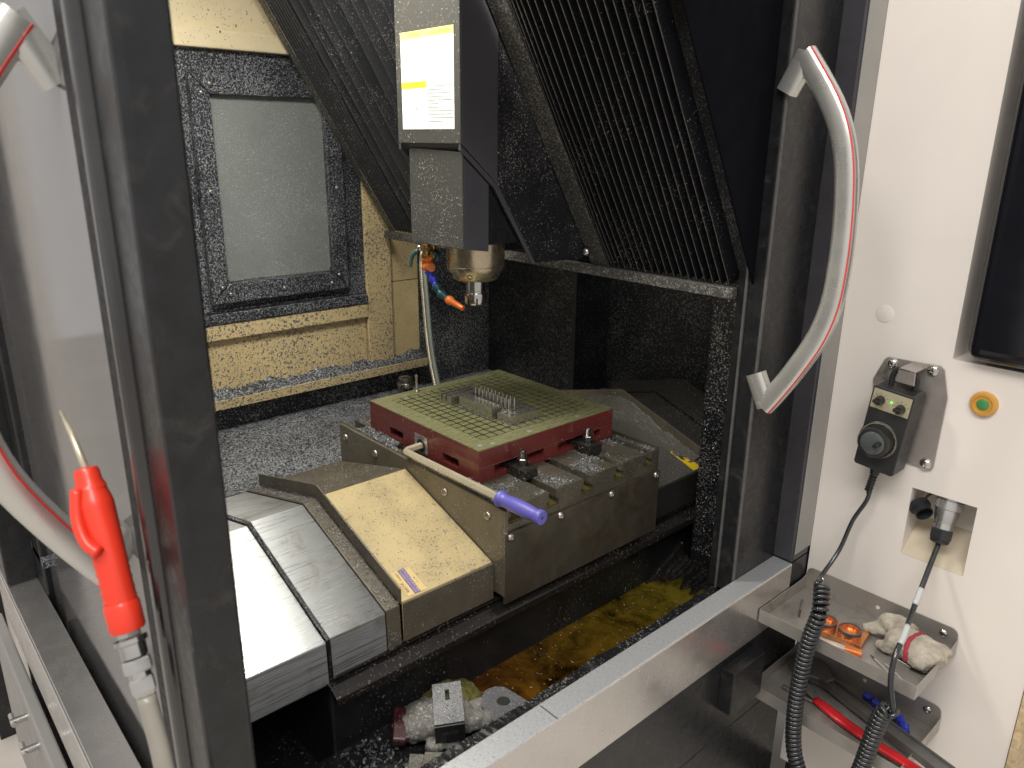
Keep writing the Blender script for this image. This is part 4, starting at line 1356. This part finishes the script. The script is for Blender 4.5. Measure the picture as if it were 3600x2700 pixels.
obj("wiper", cover(MB(), .4905, .4955, -.0110, .007), m_grime, t)
obj("wiper", cover(MB(), .6036, .6043, -.0075, .003), m_grime, t)
obj("steel_plate", cover(MB(), .262, .4900, -.0150, .009), m_steel, t, bevel=.0015)
# sticker on the sloping face
sn = Vector((.319, 0, .9477)); su = Vector((.9477, 0, -.319)); sv = Vector((0, 1, 0))


def slope(x, y, h=.0006):
    z = .8088 + (-.9964 - x) * .3369
    return Vector((x, y, z)) + sn * h


st = obj("sticker", MB().ring_sections([[slope(x, y, h) for x, y in ((-1.0575, .6545), (-1.0002, .6540), (-.9998, .6920), (-1.0020, .6945), (-1.0560, .6925), (-1.0575, .6905))] for h in (.0004, .0008)]), m_tan, t, label="worn tan sticker with a purple band of print")
obj("print_band", MB().ring_sections([[slope(x, y, h) for x, y in ((-1.0573, .6685), (-1.0004, .6678), (-1.0002, .6806), (-1.0573, .6832))] for h in (.0009, .0011)]), m_purple, st)
text_part("sticker_text", "請勿站立或踩踏防護蓋", .0058, m_tan, st, slope(-1.0565, .6765, .0013), su, sv)
text_part("sticker_text", "以免造成變形損壞或人員受傷", .0044, m_tan, st, slope(-1.0565, .6705, .0013), su, sv)
text_part("sticker_text", "注意安全", .0050, m_inkd, st, slope(-1.0545, .6605, .0010), su, sv)
text_part("sticker_text", "禁止踩踏", .0060, m_inkd, st, slope(-1.030, .6570, .0010), su, sv)
text_part("sticker_text", "CAUTION", .0040, m_ink, st, slope(-1.035, .6865, .0010), su, sv)
obj("yellow_tag", MB().ring_sections([[Vector((x, y, .8547 + (x + 1.483) * .2614 + h)) for x, y in ((-1.483, .6440), (-1.455, .6440), (-1.455, .6600), (-1.483, .6600))] for h in (.0008, .0014)]), m_yellow, t)

t = thing("way_cover", "telescopic way cover behind the table, dull grey and mostly in shadow", "way cover", (-1.2855, 1.6, .73))
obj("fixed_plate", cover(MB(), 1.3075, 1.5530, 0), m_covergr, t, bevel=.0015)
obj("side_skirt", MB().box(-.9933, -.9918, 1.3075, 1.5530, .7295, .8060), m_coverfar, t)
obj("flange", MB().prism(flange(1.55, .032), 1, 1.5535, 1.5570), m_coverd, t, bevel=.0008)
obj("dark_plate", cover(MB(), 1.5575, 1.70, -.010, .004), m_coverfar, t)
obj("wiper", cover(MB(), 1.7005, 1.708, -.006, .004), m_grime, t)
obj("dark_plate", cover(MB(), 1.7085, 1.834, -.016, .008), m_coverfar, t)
obj("end_plate", MB().prism(flange(1.83, .004, -.06), 1, 1.8345, 1.8375), m_coverfar, t)
ys = obj("yellow_sticker", MB().ring_sections([[slope(x, y, h) for x, y in ((-1.0735, 1.5000), (-.9985, 1.4990), (-.9985, 1.5300), (-1.0735, 1.5300))] for h in (.0005, .0010)]), m_yellow, t)
obj("warning_mark", MB().ring_sections([[slope(x, y, h) for x, y in ((-1.060, 1.506), (-1.040, 1.504), (-1.034, 1.512), (-1.044, 1.516), (-1.042, 1.526), (-1.052, 1.518), (-1.062, 1.522))] for h in (.0011, .0014)]), m_inkd, ys)
drift("cover_chips", -1.40, -1.02, 1.44, 1.5525, lambda x, y: (.9062 - (x + 1.2855) * (.3369 if x > -1.2855 else -.2614)) - .006 + max(0, (y - 1.47 + .03 * wob(x * .5)) / .08) * .018 + .002 * wob(x * 2 + y), 70, 26, m_covergr, "bank of wet grey chips against the far cover flange", .003)

# ================================================================ TABLE
ZT_ = .929
t = thing("work_table", "oily machine table with T slots and bolted guard plates", "machine table", (-1.265, 1.075, .73))
ty0, ty1 = .8532, 1.3040
sl = [.876, .976, 1.0745, 1.1745, 1.2745]
pts = [(ty0, .80), (ty0, ZT_)]
for c in sl:
    pts += [(c - .0105, ZT_), (c - .0105, .909), (c - .0165, .909), (c - .0165, .895), (c + .0165, .895), (c + .0165, .909), (c + .0105, .909), (c + .0105, ZT_)]
pts += [(ty1, ZT_), (ty1, .80)]
n = len(pts)
mb = MB()
x0, x1 = -1.5655, -.9665
vs = [(x, y, z) for x in (x0, x1) for y, z in pts]
fs = [(i, (i + 1) % n, n + (i + 1) % n, n + i) for i in range(n)]
mb.add(vs, fs)
bounds = [ty0] + [v for c in sl for v in (c - .0105, c + .0105)] + [ty1]
for x in (x0, x1):       # end faces between the slots
    prev = ty0
    for c in sl + [None]:
        e = (c - .0105) if c else ty1
        mb.add([(x, prev, .909), (x, e, .909), (x, e, ZT_), (x, prev, ZT_)], [(0, 1, 2, 3)])
        prev = (c + .0105) if c else e
    prev = ty0
    for c in sl + [None]:
        e = (c - .0165) if c else ty1
        mb.add([(x, prev, .895), (x, e, .895), (x, e, .909), (x, prev, .909)], [(0, 1, 2, 3)])
        prev = (c + .0165) if c else e
    mb.add([(x, ty0, .80), (x, ty1, .80), (x, ty1, .895), (x, ty0, .895)], [(0, 1, 2, 3)])
obj("table_top", mb, m_table, t, bevel=.0012)
for c in sl:
    obj("slot_oil", MB().box(x0 + .002, x1 - .0015, c - .0160, c + .0160, .8952, .8985), M("yellow_slot_oil_%d" % int(c * 1000), (.075, .062, .018), .12, var=.3, vscale=40) if c == sl[0] else MATS["yellow_slot_oil_876"], t)
obj("end_plate", MB().box(-.9663, -.9600, .8470, 1.3085, .7300, .8790), m_tableside, t, bevel=.0008)
obj("front_plate", MB().box(-1.5700, -.9665, .8462, .8530, .7450, .9285), m_plateside, t, bevel=.0012)
obj("corner_plate", MB().box(-.9663, -.9610, .8462, .8530, .7450, .9280), m_plateside, t)
obj("rear_plate", MB().box(-1.5700, -.9640, 1.3043, 1.3070, .7450, .9350), m_tableside, t, bevel=.0008)
for y in (.860, .993, 1.1454, 1.296):
    bolt_head(t, "bolt", (-.9598, y, .871), (1, 0, 0), .0085)
for x in (-1.5416, -1.4094, -1.147, -1.0111):
    bolt_head(t, "bolt", (x, .8460, .901), (0, -1, 0), .0090)

# ================================================================ MAGNETIC CHUCK
CX0, CX1, CY0, CY1 = -1.4876, -1.0845, .8850, 1.2830
t = thing("magnetic_chuck", "red magnetic chuck with steel grid top clamped on the table", "magnetic chuck", (-1.286, 1.084, ZT_))
zs0 = .9603
mb = MB()
wall_holes(mb, 1, CY0, CX0, CX1, zs0 + .0006, .9975, [], .02)
wall_holes(mb, 0, CX1, CY0, CY1, zs0 + .0006, .9975, [], -.02)
mb.add([(CX0, CY0, .9975), (CX1, CY0, .9975), (CX1, CY1, .9975), (CX0, CY1, .9975), (CX0, CY0, zs0), (CX0, CY1, zs0), (CX1, CY1, zs0)], [(0, 1, 2, 3), (0, 4, 5, 3), (3, 5, 6, 2)])
obj("upper_body", mb, m_red, t)
obj("body_seam", MB().box(CX0 + .001, CX1 - .001, CY0 + .0011, CY1 - .001, zs0 - .0012, zs0 + .0005), m_alu, t)
mb = MB()
wall_holes(mb, 1, CY0, CX0, CX1, ZT_, zs0 - .0008, [(-1.4048, -1.3518, .9405, .9585), (-1.2060, -1.1502, .9400, .9590)], .022)
wall_holes(mb, 0, CX1, CY0, CY1, ZT_, zs0 - .0008, [(.9255, 1.0010, .9405, .9588), (1.0150, 1.0640, .9430, .9585), (1.1058, 1.1980, .9405, .9588), (1.2210, 1.2420, .9440, .9590)], -.022)
mb.add([(CX0, CY0, zs0 - .0008), (CX1, CY0, zs0 - .0008), (CX1, CY1, zs0 - .0008), (CX0, CY1, zs0 - .0008), (CX0, CY0, ZT_), (CX1, CY0, ZT_), (CX1, CY1, ZT_), (CX0, CY1, ZT_)], [(0, 1, 2, 3), (2, 3, 7, 6), (3, 0, 4, 7)])
obj("base", mb, m_red, t)
gx0, gx1, gy0, gy1 = -1.4565, -1.1255, .9260, 1.2570
for (a, b, c, d) in ((CX0, gx0, CY0, CY1), (gx1, CX1, CY0, CY1), (gx0, gx1, CY0, gy0), (gx0, gx1, gy1, CY1)):
    obj("top_border", MB().box(a, b, c, d, .9976, 1.0), m_border, t)
obj("grid_filler", MB().box(gx0, gx1, gy0, gy1, .9976, .9986), m_gap, t)
NP = 15
pw = (gx1 - gx0) / NP
h_ = pw / 2 - .0020
cut = .0014
q = [(h_, h_ - cut), (h_ - cut, h_), (-h_ + cut, h_), (-h_, h_ - cut), (-h_, -h_ + cut), (-h_ + cut, -h_), (h_ - cut, -h_), (h_, -h_ + cut)]
me = bpy.data.meshes.new("pole")
vs = [(x, y, z) for z in (-.0016, 0) for x, y in q]
me.from_pydata(vs, [], [(i, (i + 1) % 8, 8 + (i + 1) % 8, 8 + i) for i in range(8)] + [tuple(range(8, 16))])
me.materials.append(m_pole)
for i in range(NP):
    for j in range(NP):
        o = bpy.data.objects.new("pole", me)
        COL.objects.link(o)
        o.parent = t
        o.location = Vector((gx0 + pw * (i + .5), gy0 + pw * (j + .5), 1.0)) - t.location
kp = obj("key_plate", MB().box(-1.3045, -1.2575, CY0 - .0016, CY0 - .0002, .9325, .9745), m_alu, t, bevel=.0004)
obj("key_socket", MB().lathe([(.0150, .0001), (.0150, .0006), (.0105, .0006), (.0095, -.004)], (-1.2805, CY0 - .0016, .9510), (0, -1, 0), 28), m_hole, kp)
arc = [(-1.2805 + .0175 * math.cos(R(40 + 10 * k)), .9530 + .0175 * math.sin(R(40 + 10 * k))) for k in range(10)]
m_ = MB()
for i in range(9):
    a, b = Vector(arc[i]), Vector(arc[i + 1]); nn = Vector((-(b - a).y, (b - a).x)).normalized() * .0006
    m_.add([(v.x, CY0 - .0019, v.y) for v in (a - nn, b - nn, b + nn, a + nn)], [(0, 1, 2, 3)])
obj("arrow_print", m_, m_inkd, kp)
for x, z in ((-1.3005, .9500), (-1.2615, .9390), (-1.2625, .9690)):
    obj("rivet", MB().ball((x, CY0 - .0018, z), .0019, .0012, .0019, 10, 6), m_bolt, kp, smooth=True)
for x, y in ((-1.105, .9045), (-1.098, .9315), (-1.100, 1.035), (-1.100, 1.18)):
    obj("fill_plug", MB().cyl((x, y, .9995), (x, y, 1.0003), .0055, 20), m_rod, t)

# hex key wrench
t = thing("hex_wrench", "bent hex key wrench with blue grip plugged into the red chuck", "wrench", (-1.25, .85, .945))
ben = [(-1.2805, .8920, .9510), (-1.2800, .8560, .9505)]
pp = [Vector(q) for q in ben]
cc_ = [(-1.2797, .8490, .9503), (-1.2775, .8430, .9500), (-1.2720, .8400, .9498)]
pp += [Vector(q) for q in cc_] + [Vector((-.9650, .8470, .9500))]
obj("rod", MB().tube(pp, .0078, 6), m_hex, t, bevel=.0006)
ga = Vector((-.9780, .8467, .9500)); gd = Vector((.1070, .0062, -.0010)).normalized()
obj("grip", MB().lathe([(.0100, -.001), (.0158, .001), (.0165, .005), (.0150, .0085), (.0125, .0125), (.0125, .020), (.0140, .035), (.0146, .055), (.0136, .075), (.0118, .092), (.0118, .0965), (.0138, .0985), (.0142, .1030), (.0135, .1080), (.0125, .1090), (.0032, .1090), (.0030, .1050), (.001, .1050)], ga, gd, 32), m_blueh, t, smooth='auto')

# clamps
def clamp(label, yc):
    t = thing("table_clamp", label, "clamp", (-1.06, yc, ZT_), "clamps on the right side of the chuck")
    mb = MB()
    mb.prism([(-1.105, .9412), (-1.0830, .9412), (-1.0800, ZT_ + .0002), (-1.0340, ZT_ + .0002), (-1.0340, .9505), (-1.0360, .9515), (-1.0830, .9515), (-1.105, .9500)], 1, yc - .0195, yc + .0195)
    obj("block", mb, m_clamp, t, bevel=.0012)
    bx = -1.0610
    obj("washer", MB().lathe([(.0125, .9516), (.0125, .9535)], (bx, yc + .002, 0), (0, 0, 1), 28), m_darkbolt, t, smooth='auto')
    obj("nut", MB().lathe([(.0098, .9536), (.0112, .9550), (.0112, .9650), (.0096, .9668)], (bx, yc + .002, 0), (0, 0, 1), 6), m_darkbolt, t)
    th = [(.0064 if k % 2 else .0055, .9669 + k * .0009) for k in range(19)] + [(.0050, .9845)]
    obj("stud", MB().lathe(th, (bx, yc + .002, 0), (0, 0, 1), 20), m_darkbolt, t, smooth='auto')


clamp("black clamp with nut and stud on the chuck side, nearer the blue grip", .979)
clamp("black clamp with nut and stud on the chuck side, farther from the blue grip", 1.1735)

# ================================================================ WORKPIECES
Z0 = 1.0003


def holes_top(mb, z, x0, x1, y0, y1, holes, d=-.01):
    return wall_holes(mb, 2, z, x0, x1, y0, y1, holes, d)


def block(x0, x1, y0, y1, z, holes):
    mb = MB()
    holes_top(mb, z, x0, x1, y0, y1, holes)
    mb.add([(x0, y0, Z0), (x1, y0, Z0), (x1, y1, Z0), (x0, y1, Z0), (x0, y0, z), (x1, y0, z), (x1, y1, z), (x0, y1, z)], [(0, 1, 5, 4), (1, 2, 6, 5), (2, 3, 7, 6), (3, 0, 4, 7), (0, 1, 2, 3)])
    return mb


def pocket_shade(o, z, holes):
    for h in holes:
        obj("hole", MB().box(h[0] + .0001, h[1] - .0001, h[2] + .0001, h[3] - .0001, z - .0042, z - .0036), m_hole, o)  # dark box painting the shade inside each pocket


hs = []
for r_, yy in enumerate((1.0245, 1.0335)):
    for k in range(9):
        x = -1.3095 + k * .0119 + r_ * .003
        hs.append((x - .0014, x + .0014, yy - .0014, yy + .0014))
wk = tag(obj("drilled_block", block(-1.3183, -1.2028, 1.0180, 1.0455, 1.0270, hs), m_work), "long steel block with rows of small holes on the chuck grid", "workpiece")
pocket_shade(wk, 1.0270, hs)
hs = [(-1.180, -1.1735, 1.032, 1.045), (-1.163, -1.1565, 1.035, 1.047), (-1.1815, -1.175, 1.058, 1.072), (-1.162, -1.1555, 1.060, 1.072), (-1.1825, -1.176, 1.083, 1.096), (-1.162, -1.1555, 1.083, 1.097)]
wk = tag(obj("slotted_block", block(-1.1935, -1.1478, 1.0262, 1.1085, 1.0185, hs), m_work), "low steel block with six rectangular slots near the chuck's right corner", "workpiece")
pocket_shade(wk, 1.0185, hs)
t = thing("pinned_plate", "thin steel plate carrying two rows of upright pins behind the drilled block", "workpiece", (-1.25, 1.08, Z0))
obj("plate", MB().prism([(-1.3150, 1.0480), (-1.1975, 1.0480), (-1.1950, 1.1130), (-1.2530, 1.1300), (-1.3150, 1.1120)], 2, Z0, 1.0130), m_work, t, bevel=.0006)
for r_ in range(2):
    for k in range(10):
        x = -1.3050 + k * .0128 + r_ * .002
        y = 1.0560 + r_ * .0145
        obj("pin", MB().lathe([(.0019, 1.0130), (.0019, 1.0400), (.0014, 1.0412), (.0020, 1.0422), (.0016, 1.0440)], (x, y, 0), (0, 0, 1), 12), m_work, t, smooth='auto')
mb = MB()
for x0_, x1_, z_ in ((-1.3795, -1.3715, 1.0200), (-1.3660, -1.3555, 1.0200), (-1.3500, -1.3335, 1.0200)):
    mb.box(x0_, x1_, 1.0060, 1.1000, 1.0065, z_)
mb.box(-1.3795, -1.3335, 1.0060, 1.1000, Z0, 1.0064)
tag(obj("slotted_bar", mb, m_work, bevel=.0005), "steel bar with two deep grooves left of the drilled block", "workpiece")

t = thing("tool_setter", "small steel tool setter with button top behind the chuck's left corner", "tool setter", (-1.508, 1.0, ZT_))
obj("body", MB().lathe([(.0185, ZT_), (.0185, 1.0045), (.0200, 1.0065), (.0200, 1.0125), (.0175, 1.0165), (.0150, 1.0170), (.0150, 1.0215), (.0165, 1.0225), (.0165, 1.0275), (.0130, 1.0300), (.001, 1.0305)], (-1.509, 1.0, 0), (0, 0, 1), 40), m_darkbolt, t, smooth='auto')
obj("air_pin", MB().lathe([(.0052, .995), (.0058, 1.003), (.0036, 1.006), (.0034, 1.036), (.0042, 1.038), (.0040, 1.043), (.002, 1.044)], (-1.4700, 1.006, 0), (0, 0, 1), 16), m_bolt, t, smooth='auto')
obj("side_block", MB().box(-1.4840, -1.4560, .995, 1.020, ZT_, .997), m_darkbolt, t, bevel=.001)
obj("fitting", MB().cyl((-1.456, 1.008, .990), (-1.436, 1.012, .990), .006, 8).cyl((-1.436, 1.012, .990), (-1.428, 1.014, .990), .0066, 14).cyl((-1.428, 1.014, .990), (-1.40, 1.02, .988), .003, 10), m_brass, t, smooth='auto')

# ================================================================ THINGS IN THE TROUGH
obj("strainer_plate", MB().box(-1.0, -.802, .40, .700, .548, .566), m_bed, kind="structure")
t = thing("soaked_glove", "soaked grey work glove with maroon cuff lying in the trough", "glove", (-.92, .63, .57))
lump("glove_body", [
    ([(-.9480, .600, .592), (-.940, .620, .598), (-.926, .650, .602), (-.902, .688, .598), (-.884, .708, .588)], [.0370, .0410, .043, .040, .022], .60),
    ([(-.955, .640, .590), (-.972, .670, .588), (-.960, .705, .588)], [.020, .018, .010], .8),
    ([(-.890, .690, .592), (-.868, .728, .592), (-.862, .746, .586)], [.022, .017, .008], .8),
    ([(-.912, .715, .588), (-.900, .752, .588), (-.893, .768, .584)], [.018, .015, .007], .8),
    ([(-.905, .620, .582), (-.885, .640, .582), (-.866, .660, .580)], [.022, .020, .012], .6)],
    m_wetglove, t, .0026, .0018)
rr0, rr1, rr2 = [], [], []
cax = Vector((-.55, -.80, .10)).normalized()
cu_ = Vector((0, 0, 1)).cross(cax).normalized(); cw_ = cax.cross(cu_)
for k in range(26):
    a = 2 * PI * k / 26
    wv = 1 + .10 * math.sin(3 * a + 1) + .05 * math.sin(7 * a)
    cc0 = Vector((-.9470, .602, .592))
    rr0.append(cc0 + (cu_ * math.cos(a) * .0385 + cw_ * math.sin(a) * .0245) * wv)
    rr1.append(cc0 + cax * .020 + (cu_ * math.cos(a) * .0375 + cw_ * math.sin(a) * .0270) * wv)
    rr2.append(cc0 + cax * .022 + (cu_ * math.cos(a) * .0320 + cw_ * math.sin(a) * .0215) * wv)
rr3 = [p - cax * .030 for p in rr2]
mbc = MB()
for A_, B_ in ((rr0, rr1), (rr1, rr2), (rr2, rr3)):
    mbc.add(A_ + B_, [(i, (i + 1) % 26, 26 + (i + 1) % 26, 26 + i) for i in range(26)])
mbc.add(rr3, [tuple(range(26))])
obj("cuff", mbc, m_wetcuff, t, smooth=True)
t = tag(lump("yellow_rag", [([(-.985, .660, .580), (-.968, .695, .594), (-.945, .730, .597), (-.918, .752, .586)], [.016, .033, .035, .014], .5)], m_yellowrag, None, .003, .0024), "yellow stained rag behind the soaked glove in the trough", "rag")

t = thing("slotted_bracket", "chip dusted L bracket with a black slotted end resting on the soaked glove", "bracket", (-.91, .67, .63))
bc = Vector((-.9020, .6640, .6360)); bu = Vector((.070, -.046, -.016)).normalized(); bv = Vector((.035, .056, .003)).normalized(); bn = bu.cross(bv).normalized()
if bn.z < 0:
    bn = -bn


def brk(a, b, c):
    return bc + bu * a + bv * b + bn * c


def plate_slot(mb, P, a0, a1, b0, b1, sa0, sa1, sb0, sb1, th):
    A = [a0, sa0, sa1, a1]; B = [b0, sb0, sb1, b1]
    for k in (0, 1):
        for i in range(3):
            for j in range(3):
                if i == 1 and j == 1:
                    continue
                mb.add([P(A[i], B[j], k * th), P(A[i + 1], B[j], k * th), P(A[i + 1], B[j + 1], k * th), P(A[i], B[j + 1], k * th)], [(0, 1, 2, 3)])
    for q in ([(a0, b0), (a1, b0), (a1, b1), (a0, b1)], [(sa0, sb0), (sa1, sb0), (sa1, sb1), (sa0, sb1)]):
        for i in range(4):
            p, r = q[i], q[(i + 1) % 4]
            mb.add([P(*p, 0), P(*r, 0), P(*r, th), P(*p, th)], [(0, 1, 2, 3)])
    return mb


obj("long_leg", plate_slot(MB(), brk, -.045, .040, -.026, .026, -.030, -.008, -.004, .004, .003), m_plated, t)
e_d = (bu * .30 - bn * .95).normalized()


def brk2(a, b, c):
    return brk(.0405, 0, 0) + e_d * a + bv * b + bu * c


obj("short_leg", plate_slot(MB(), brk2, 0, .030, -.026, .026, .010, .018, -.015, .015, .003), m_blackp, t)

t = thing("round_end_plate", "chip dusted plate with one round hole standing beside the sill", "bracket", (-.88, .765, .61))
q = [(-.9185, .760), (-.9190, .772), (-.9150, .785), (-.9030, .797), (-.849, .804), (-.826, .775), (-.848, .724), (-.893, .732), (-.909, .744)]
obj("plate", MB().prism(q, 2, .5985, .6020), m_plated, t, bevel=.0006)
obj("bore", MB().lathe([(.0125, .6021), (.0115, .6026), (.0105, .6022), (.0100, .6022)], (-.8750, .7700, 0), (0, 0, 1), 28).cyl((-.8750, .7700, .6021), (-.8750, .7700, .60215), .0105, 28), m_hole, t)
obj("side_leg", MB().box(-.900, -.845, .7110, .7150, .56, .5980), m_plated, t)
t = thing("drilled_plate", "pale steel plate with a bored hole at the bottom of the trough pile", "machined part", (-.87, .60, .58))
obj("plate", MB().prism([(-.884, .600), (-.858, .628), (-.830, .612), (-.828, .574), (-.850, .566)], 2, .5750, .5860), m_work, t, bevel=.0008)
obj("bore", MB().cyl((-.8535, .6020, .5861), (-.8535, .6020, .5863), .0090, 24), m_hole, t)
obj("strip", MB().prism([(-.904, .582), (-.886, .600), (-.852, .566), (-.866, .550)], 2, .5700, .5790), m_work, t, bevel=.0008)
sludge = chips_mesh(380, lambda: (random.uniform(-.99, -.81), random.uniform(.48, .575), .568 + random.uniform(0, .012) * random.random()), .002, .006)
obj("wet_chips", sludge, m_plated, kind="stuff", label="loose wet chips at the near end of the trough")

# ================================================================ AIR GUN
t = thing("air_gun", "red air blow gun hanging on the left door handle", "air gun", (-.79, .16, 1.09))
ga = [Vector(q) for q in ((-.8460, .160, 1.2430), (-.8425, .160, 1.2157), (-.8150, .160, 1.180), (-.7900, .160, 1.142), (-.7785, .160, 1.090))]


def taper(path, rs, nm, mat, n=20, sq=1.0):
    P = spline(path, 6)
    rr = []
    for i in range(len(P)):
        f_ = i / (len(P) - 1) * (len(rs) - 1)
        k = min(int(f_), len(rs) - 2)
        rr.append(rs[k] + (rs[k + 1] - rs[k]) * (f_ - k))
    return obj(nm, MB().tube(P, rr, n), mat, t, smooth='auto')


taper([(-.8440, .160, 1.2390), (-.8340, .160, 1.2150), (-.8150, .160, 1.1800), (-.7990, .160, 1.1480), (-.7880, .160, 1.1150)], [.0125, .0185, .0170, .0155, .0160], "body", m_redgun)
gd = (Vector((-.7785, .160, 1.0900)) - Vector((-.7895, .160, 1.1180))).normalized()
obj("collar", MB().lathe([(.0165, -.002), (.0178, .001), (.0178, .027), (.0165, .029)], Vector((-.7890, .160, 1.1170)), gd, 28), m_redgun, t, smooth='auto')
rb = MB()
for k in range(6):
    p0 = Vector((-.8090, .160, 1.1680)).lerp(Vector((-.7910, .160, 1.1220)), k / 5)
    rb.lathe([(.0150, -.0022), (.0166, -.0010), (.0166, .0010), (.0150, .0022)], p0, gd, 28)
obj("grip_ribs", rb, m_redgun, t, smooth='auto')
obj("head", MB().lathe([(.0105, 0), (.0125, .004), (.0130, .014), (.0165, .022)], Vector((-.8490, .160, 1.2510)), Vector((.35, 0, -1)), 24), m_redgun, t, smooth='auto')
obj("trigger", MB().tube(spline([(-.8360, .1460, 1.2350), (-.8230, .1400, 1.2080), (-.8080, .1410, 1.1880), (-.7930, .1480, 1.1790)], 6), [.0065] * 19, 12), m_redgun, t, smooth=True)
obj("hook", MB().tube(spline([(-.800, .163, 1.150), (-.826, .170, 1.140), (-.838, .172, 1.130), (-.836, .170, 1.122), (-.824, .168, 1.124)], 5), .0060, 10), m_redgun, t, smooth=True)
obj("nozzle", MB().tube([(-.8490, .160, 1.2500), (-.8900, .160, 1.2780), (-.9260, .160, 1.2930)], [.0040, .0032, .0018], 14), m_hex, t, smooth=True)
q0 = Vector((-.7785, .160, 1.0895)); qd = Vector((.030, 0, -.058)).normalized()
obj("hex_collar", MB().lathe([(.0120, 0), (.0120, .006)], q0, qd, 6), m_alu, t)
obj("coupler", MB().lathe([(.0100, .006), (.0165, .008), (.0165, .013), (.0135, .0145), (.0130, .028), (.0100, .030)], q0, qd, 28), m_chrome, t, smooth='auto')
obj("hex_nut", MB().lathe([(.0140, .030), (.0150, .032), (.0150, .042), (.0135, .044)], q0, qd, 6), m_alu, t)
obj("neck", MB().lathe([(.0110, .044), (.0110, .050)], q0, qd, 24), m_chrome, t, smooth='auto')
obj("hex_nut", MB().lathe([(.0120, .050), (.0128, .052), (.0128, .064), (.0095, .070)], q0, qd, 6), m_alu, t)
e = q0 + qd * .070
tag(obj("air_hose", MB().tube(spline([tuple(e), tuple(e + Vector((.026, 0, -.058))), tuple(e + Vector((.050, -.004, -.13))), tuple(e + Vector((.075, -.01, -.24)))], 8), .0098, 16), M("grey_air_hose", (.27, .255, .215), .32, coat=.2), smooth=True), "smooth grey air hose leading down from the red gun", "hose")

# ================================================================ LOOSE CHIPS (too many to count)
def on_table():
    while True:
        x, y = random.uniform(-1.56, -.97), random.uniform(.855, 1.30)
        if CX0 - .002 < x < CX1 + .002 and y > CY0 - .002:
            continue
        if any(abs(y - c) < .0115 for c in sl) and random.random() < .96:
            continue
        d = math.sin(x * 61 + y * 23) + math.sin(x * 27 - y * 71) + math.sin(y * 40)
        if y < .885 and -1.47 < x < -1.32 or (y < .868 and x > -1.12) or d > random.uniform(-.2, 2.4):
            return (x, y, ZT_ + random.uniform(0, .0030))


obj("table_chips", chips_mesh(9000, on_table, .0007, .0018), m_chip, kind="stuff", label="loose fine chips strewn over the table top")


def on_strip():
    while True:
        x = random.choice((random.uniform(-1.50, -1.36), random.uniform(-1.115, -.975)))
        return (x, random.uniform(.853, .884), ZT_ + random.random() ** 2 * .006)


obj("edge_chips", chips_mesh(5000, on_strip, .0008, .0020), m_chip, kind="stuff", label="thicker chips lying on the table strip in front of the chuck")


def on_cover():
    x, y = random.uniform(-1.55, -1.0), random.uniform(.645, .84)
    z = .9062 - (x + 1.2855) * (.3369 if x > -1.2855 else -.2614)
    return (x, y, z + .0012)


obj("scattered_chips", chips_mesh(900, on_cover, .0006, .0016), m_chip, kind="stuff", label="single chips scattered over the cream cover")


def on_lip():
    x = random.uniform(-1.55, -.996)
    y = random.choice((random.uniform(.606, .634), random.uniform(.4895, .4965)))
    z = .9062 - (x + 1.2855) * (.3369 if x > -1.2855 else -.2614)
    return (x, y, z - .004 + random.random() * .003 - (.007 if y < .55 else 0))


obj("ledge_chips", chips_mesh(4500, on_lip, .0006, .0016), m_chip, kind="stuff", label="chips packed along the cover joints")


def by_blocks():
    k = random.random()
    if k < .55:
        return (random.uniform(-1.318, -1.203), 1.0175 - random.random() ** 2 * .005, 1.0008 + random.random() * .0012)
    if k < .8:
        return (-1.1470 + random.random() ** 2 * .004, random.uniform(1.026, 1.11), 1.0008 + random.random() * .001)
    return (random.uniform(-1.193, -1.148), 1.0255 - random.random() ** 2 * .003, 1.0008)


obj("block_chips", chips_mesh(420, by_blocks, .0006, .0014), m_chip, kind="stuff", label="bright chips washed against the foot of the steel blocks")


def on_post():
    z = .62 + .42 * random.random() ** 1.6
    return (random.uniform(-.962, -.812), 1.4695, z)


obj("post_chips", chips_mesh(1300, on_post, .0010, .0032), m_chip, kind="stuff", label="chips stuck to the black inner post")
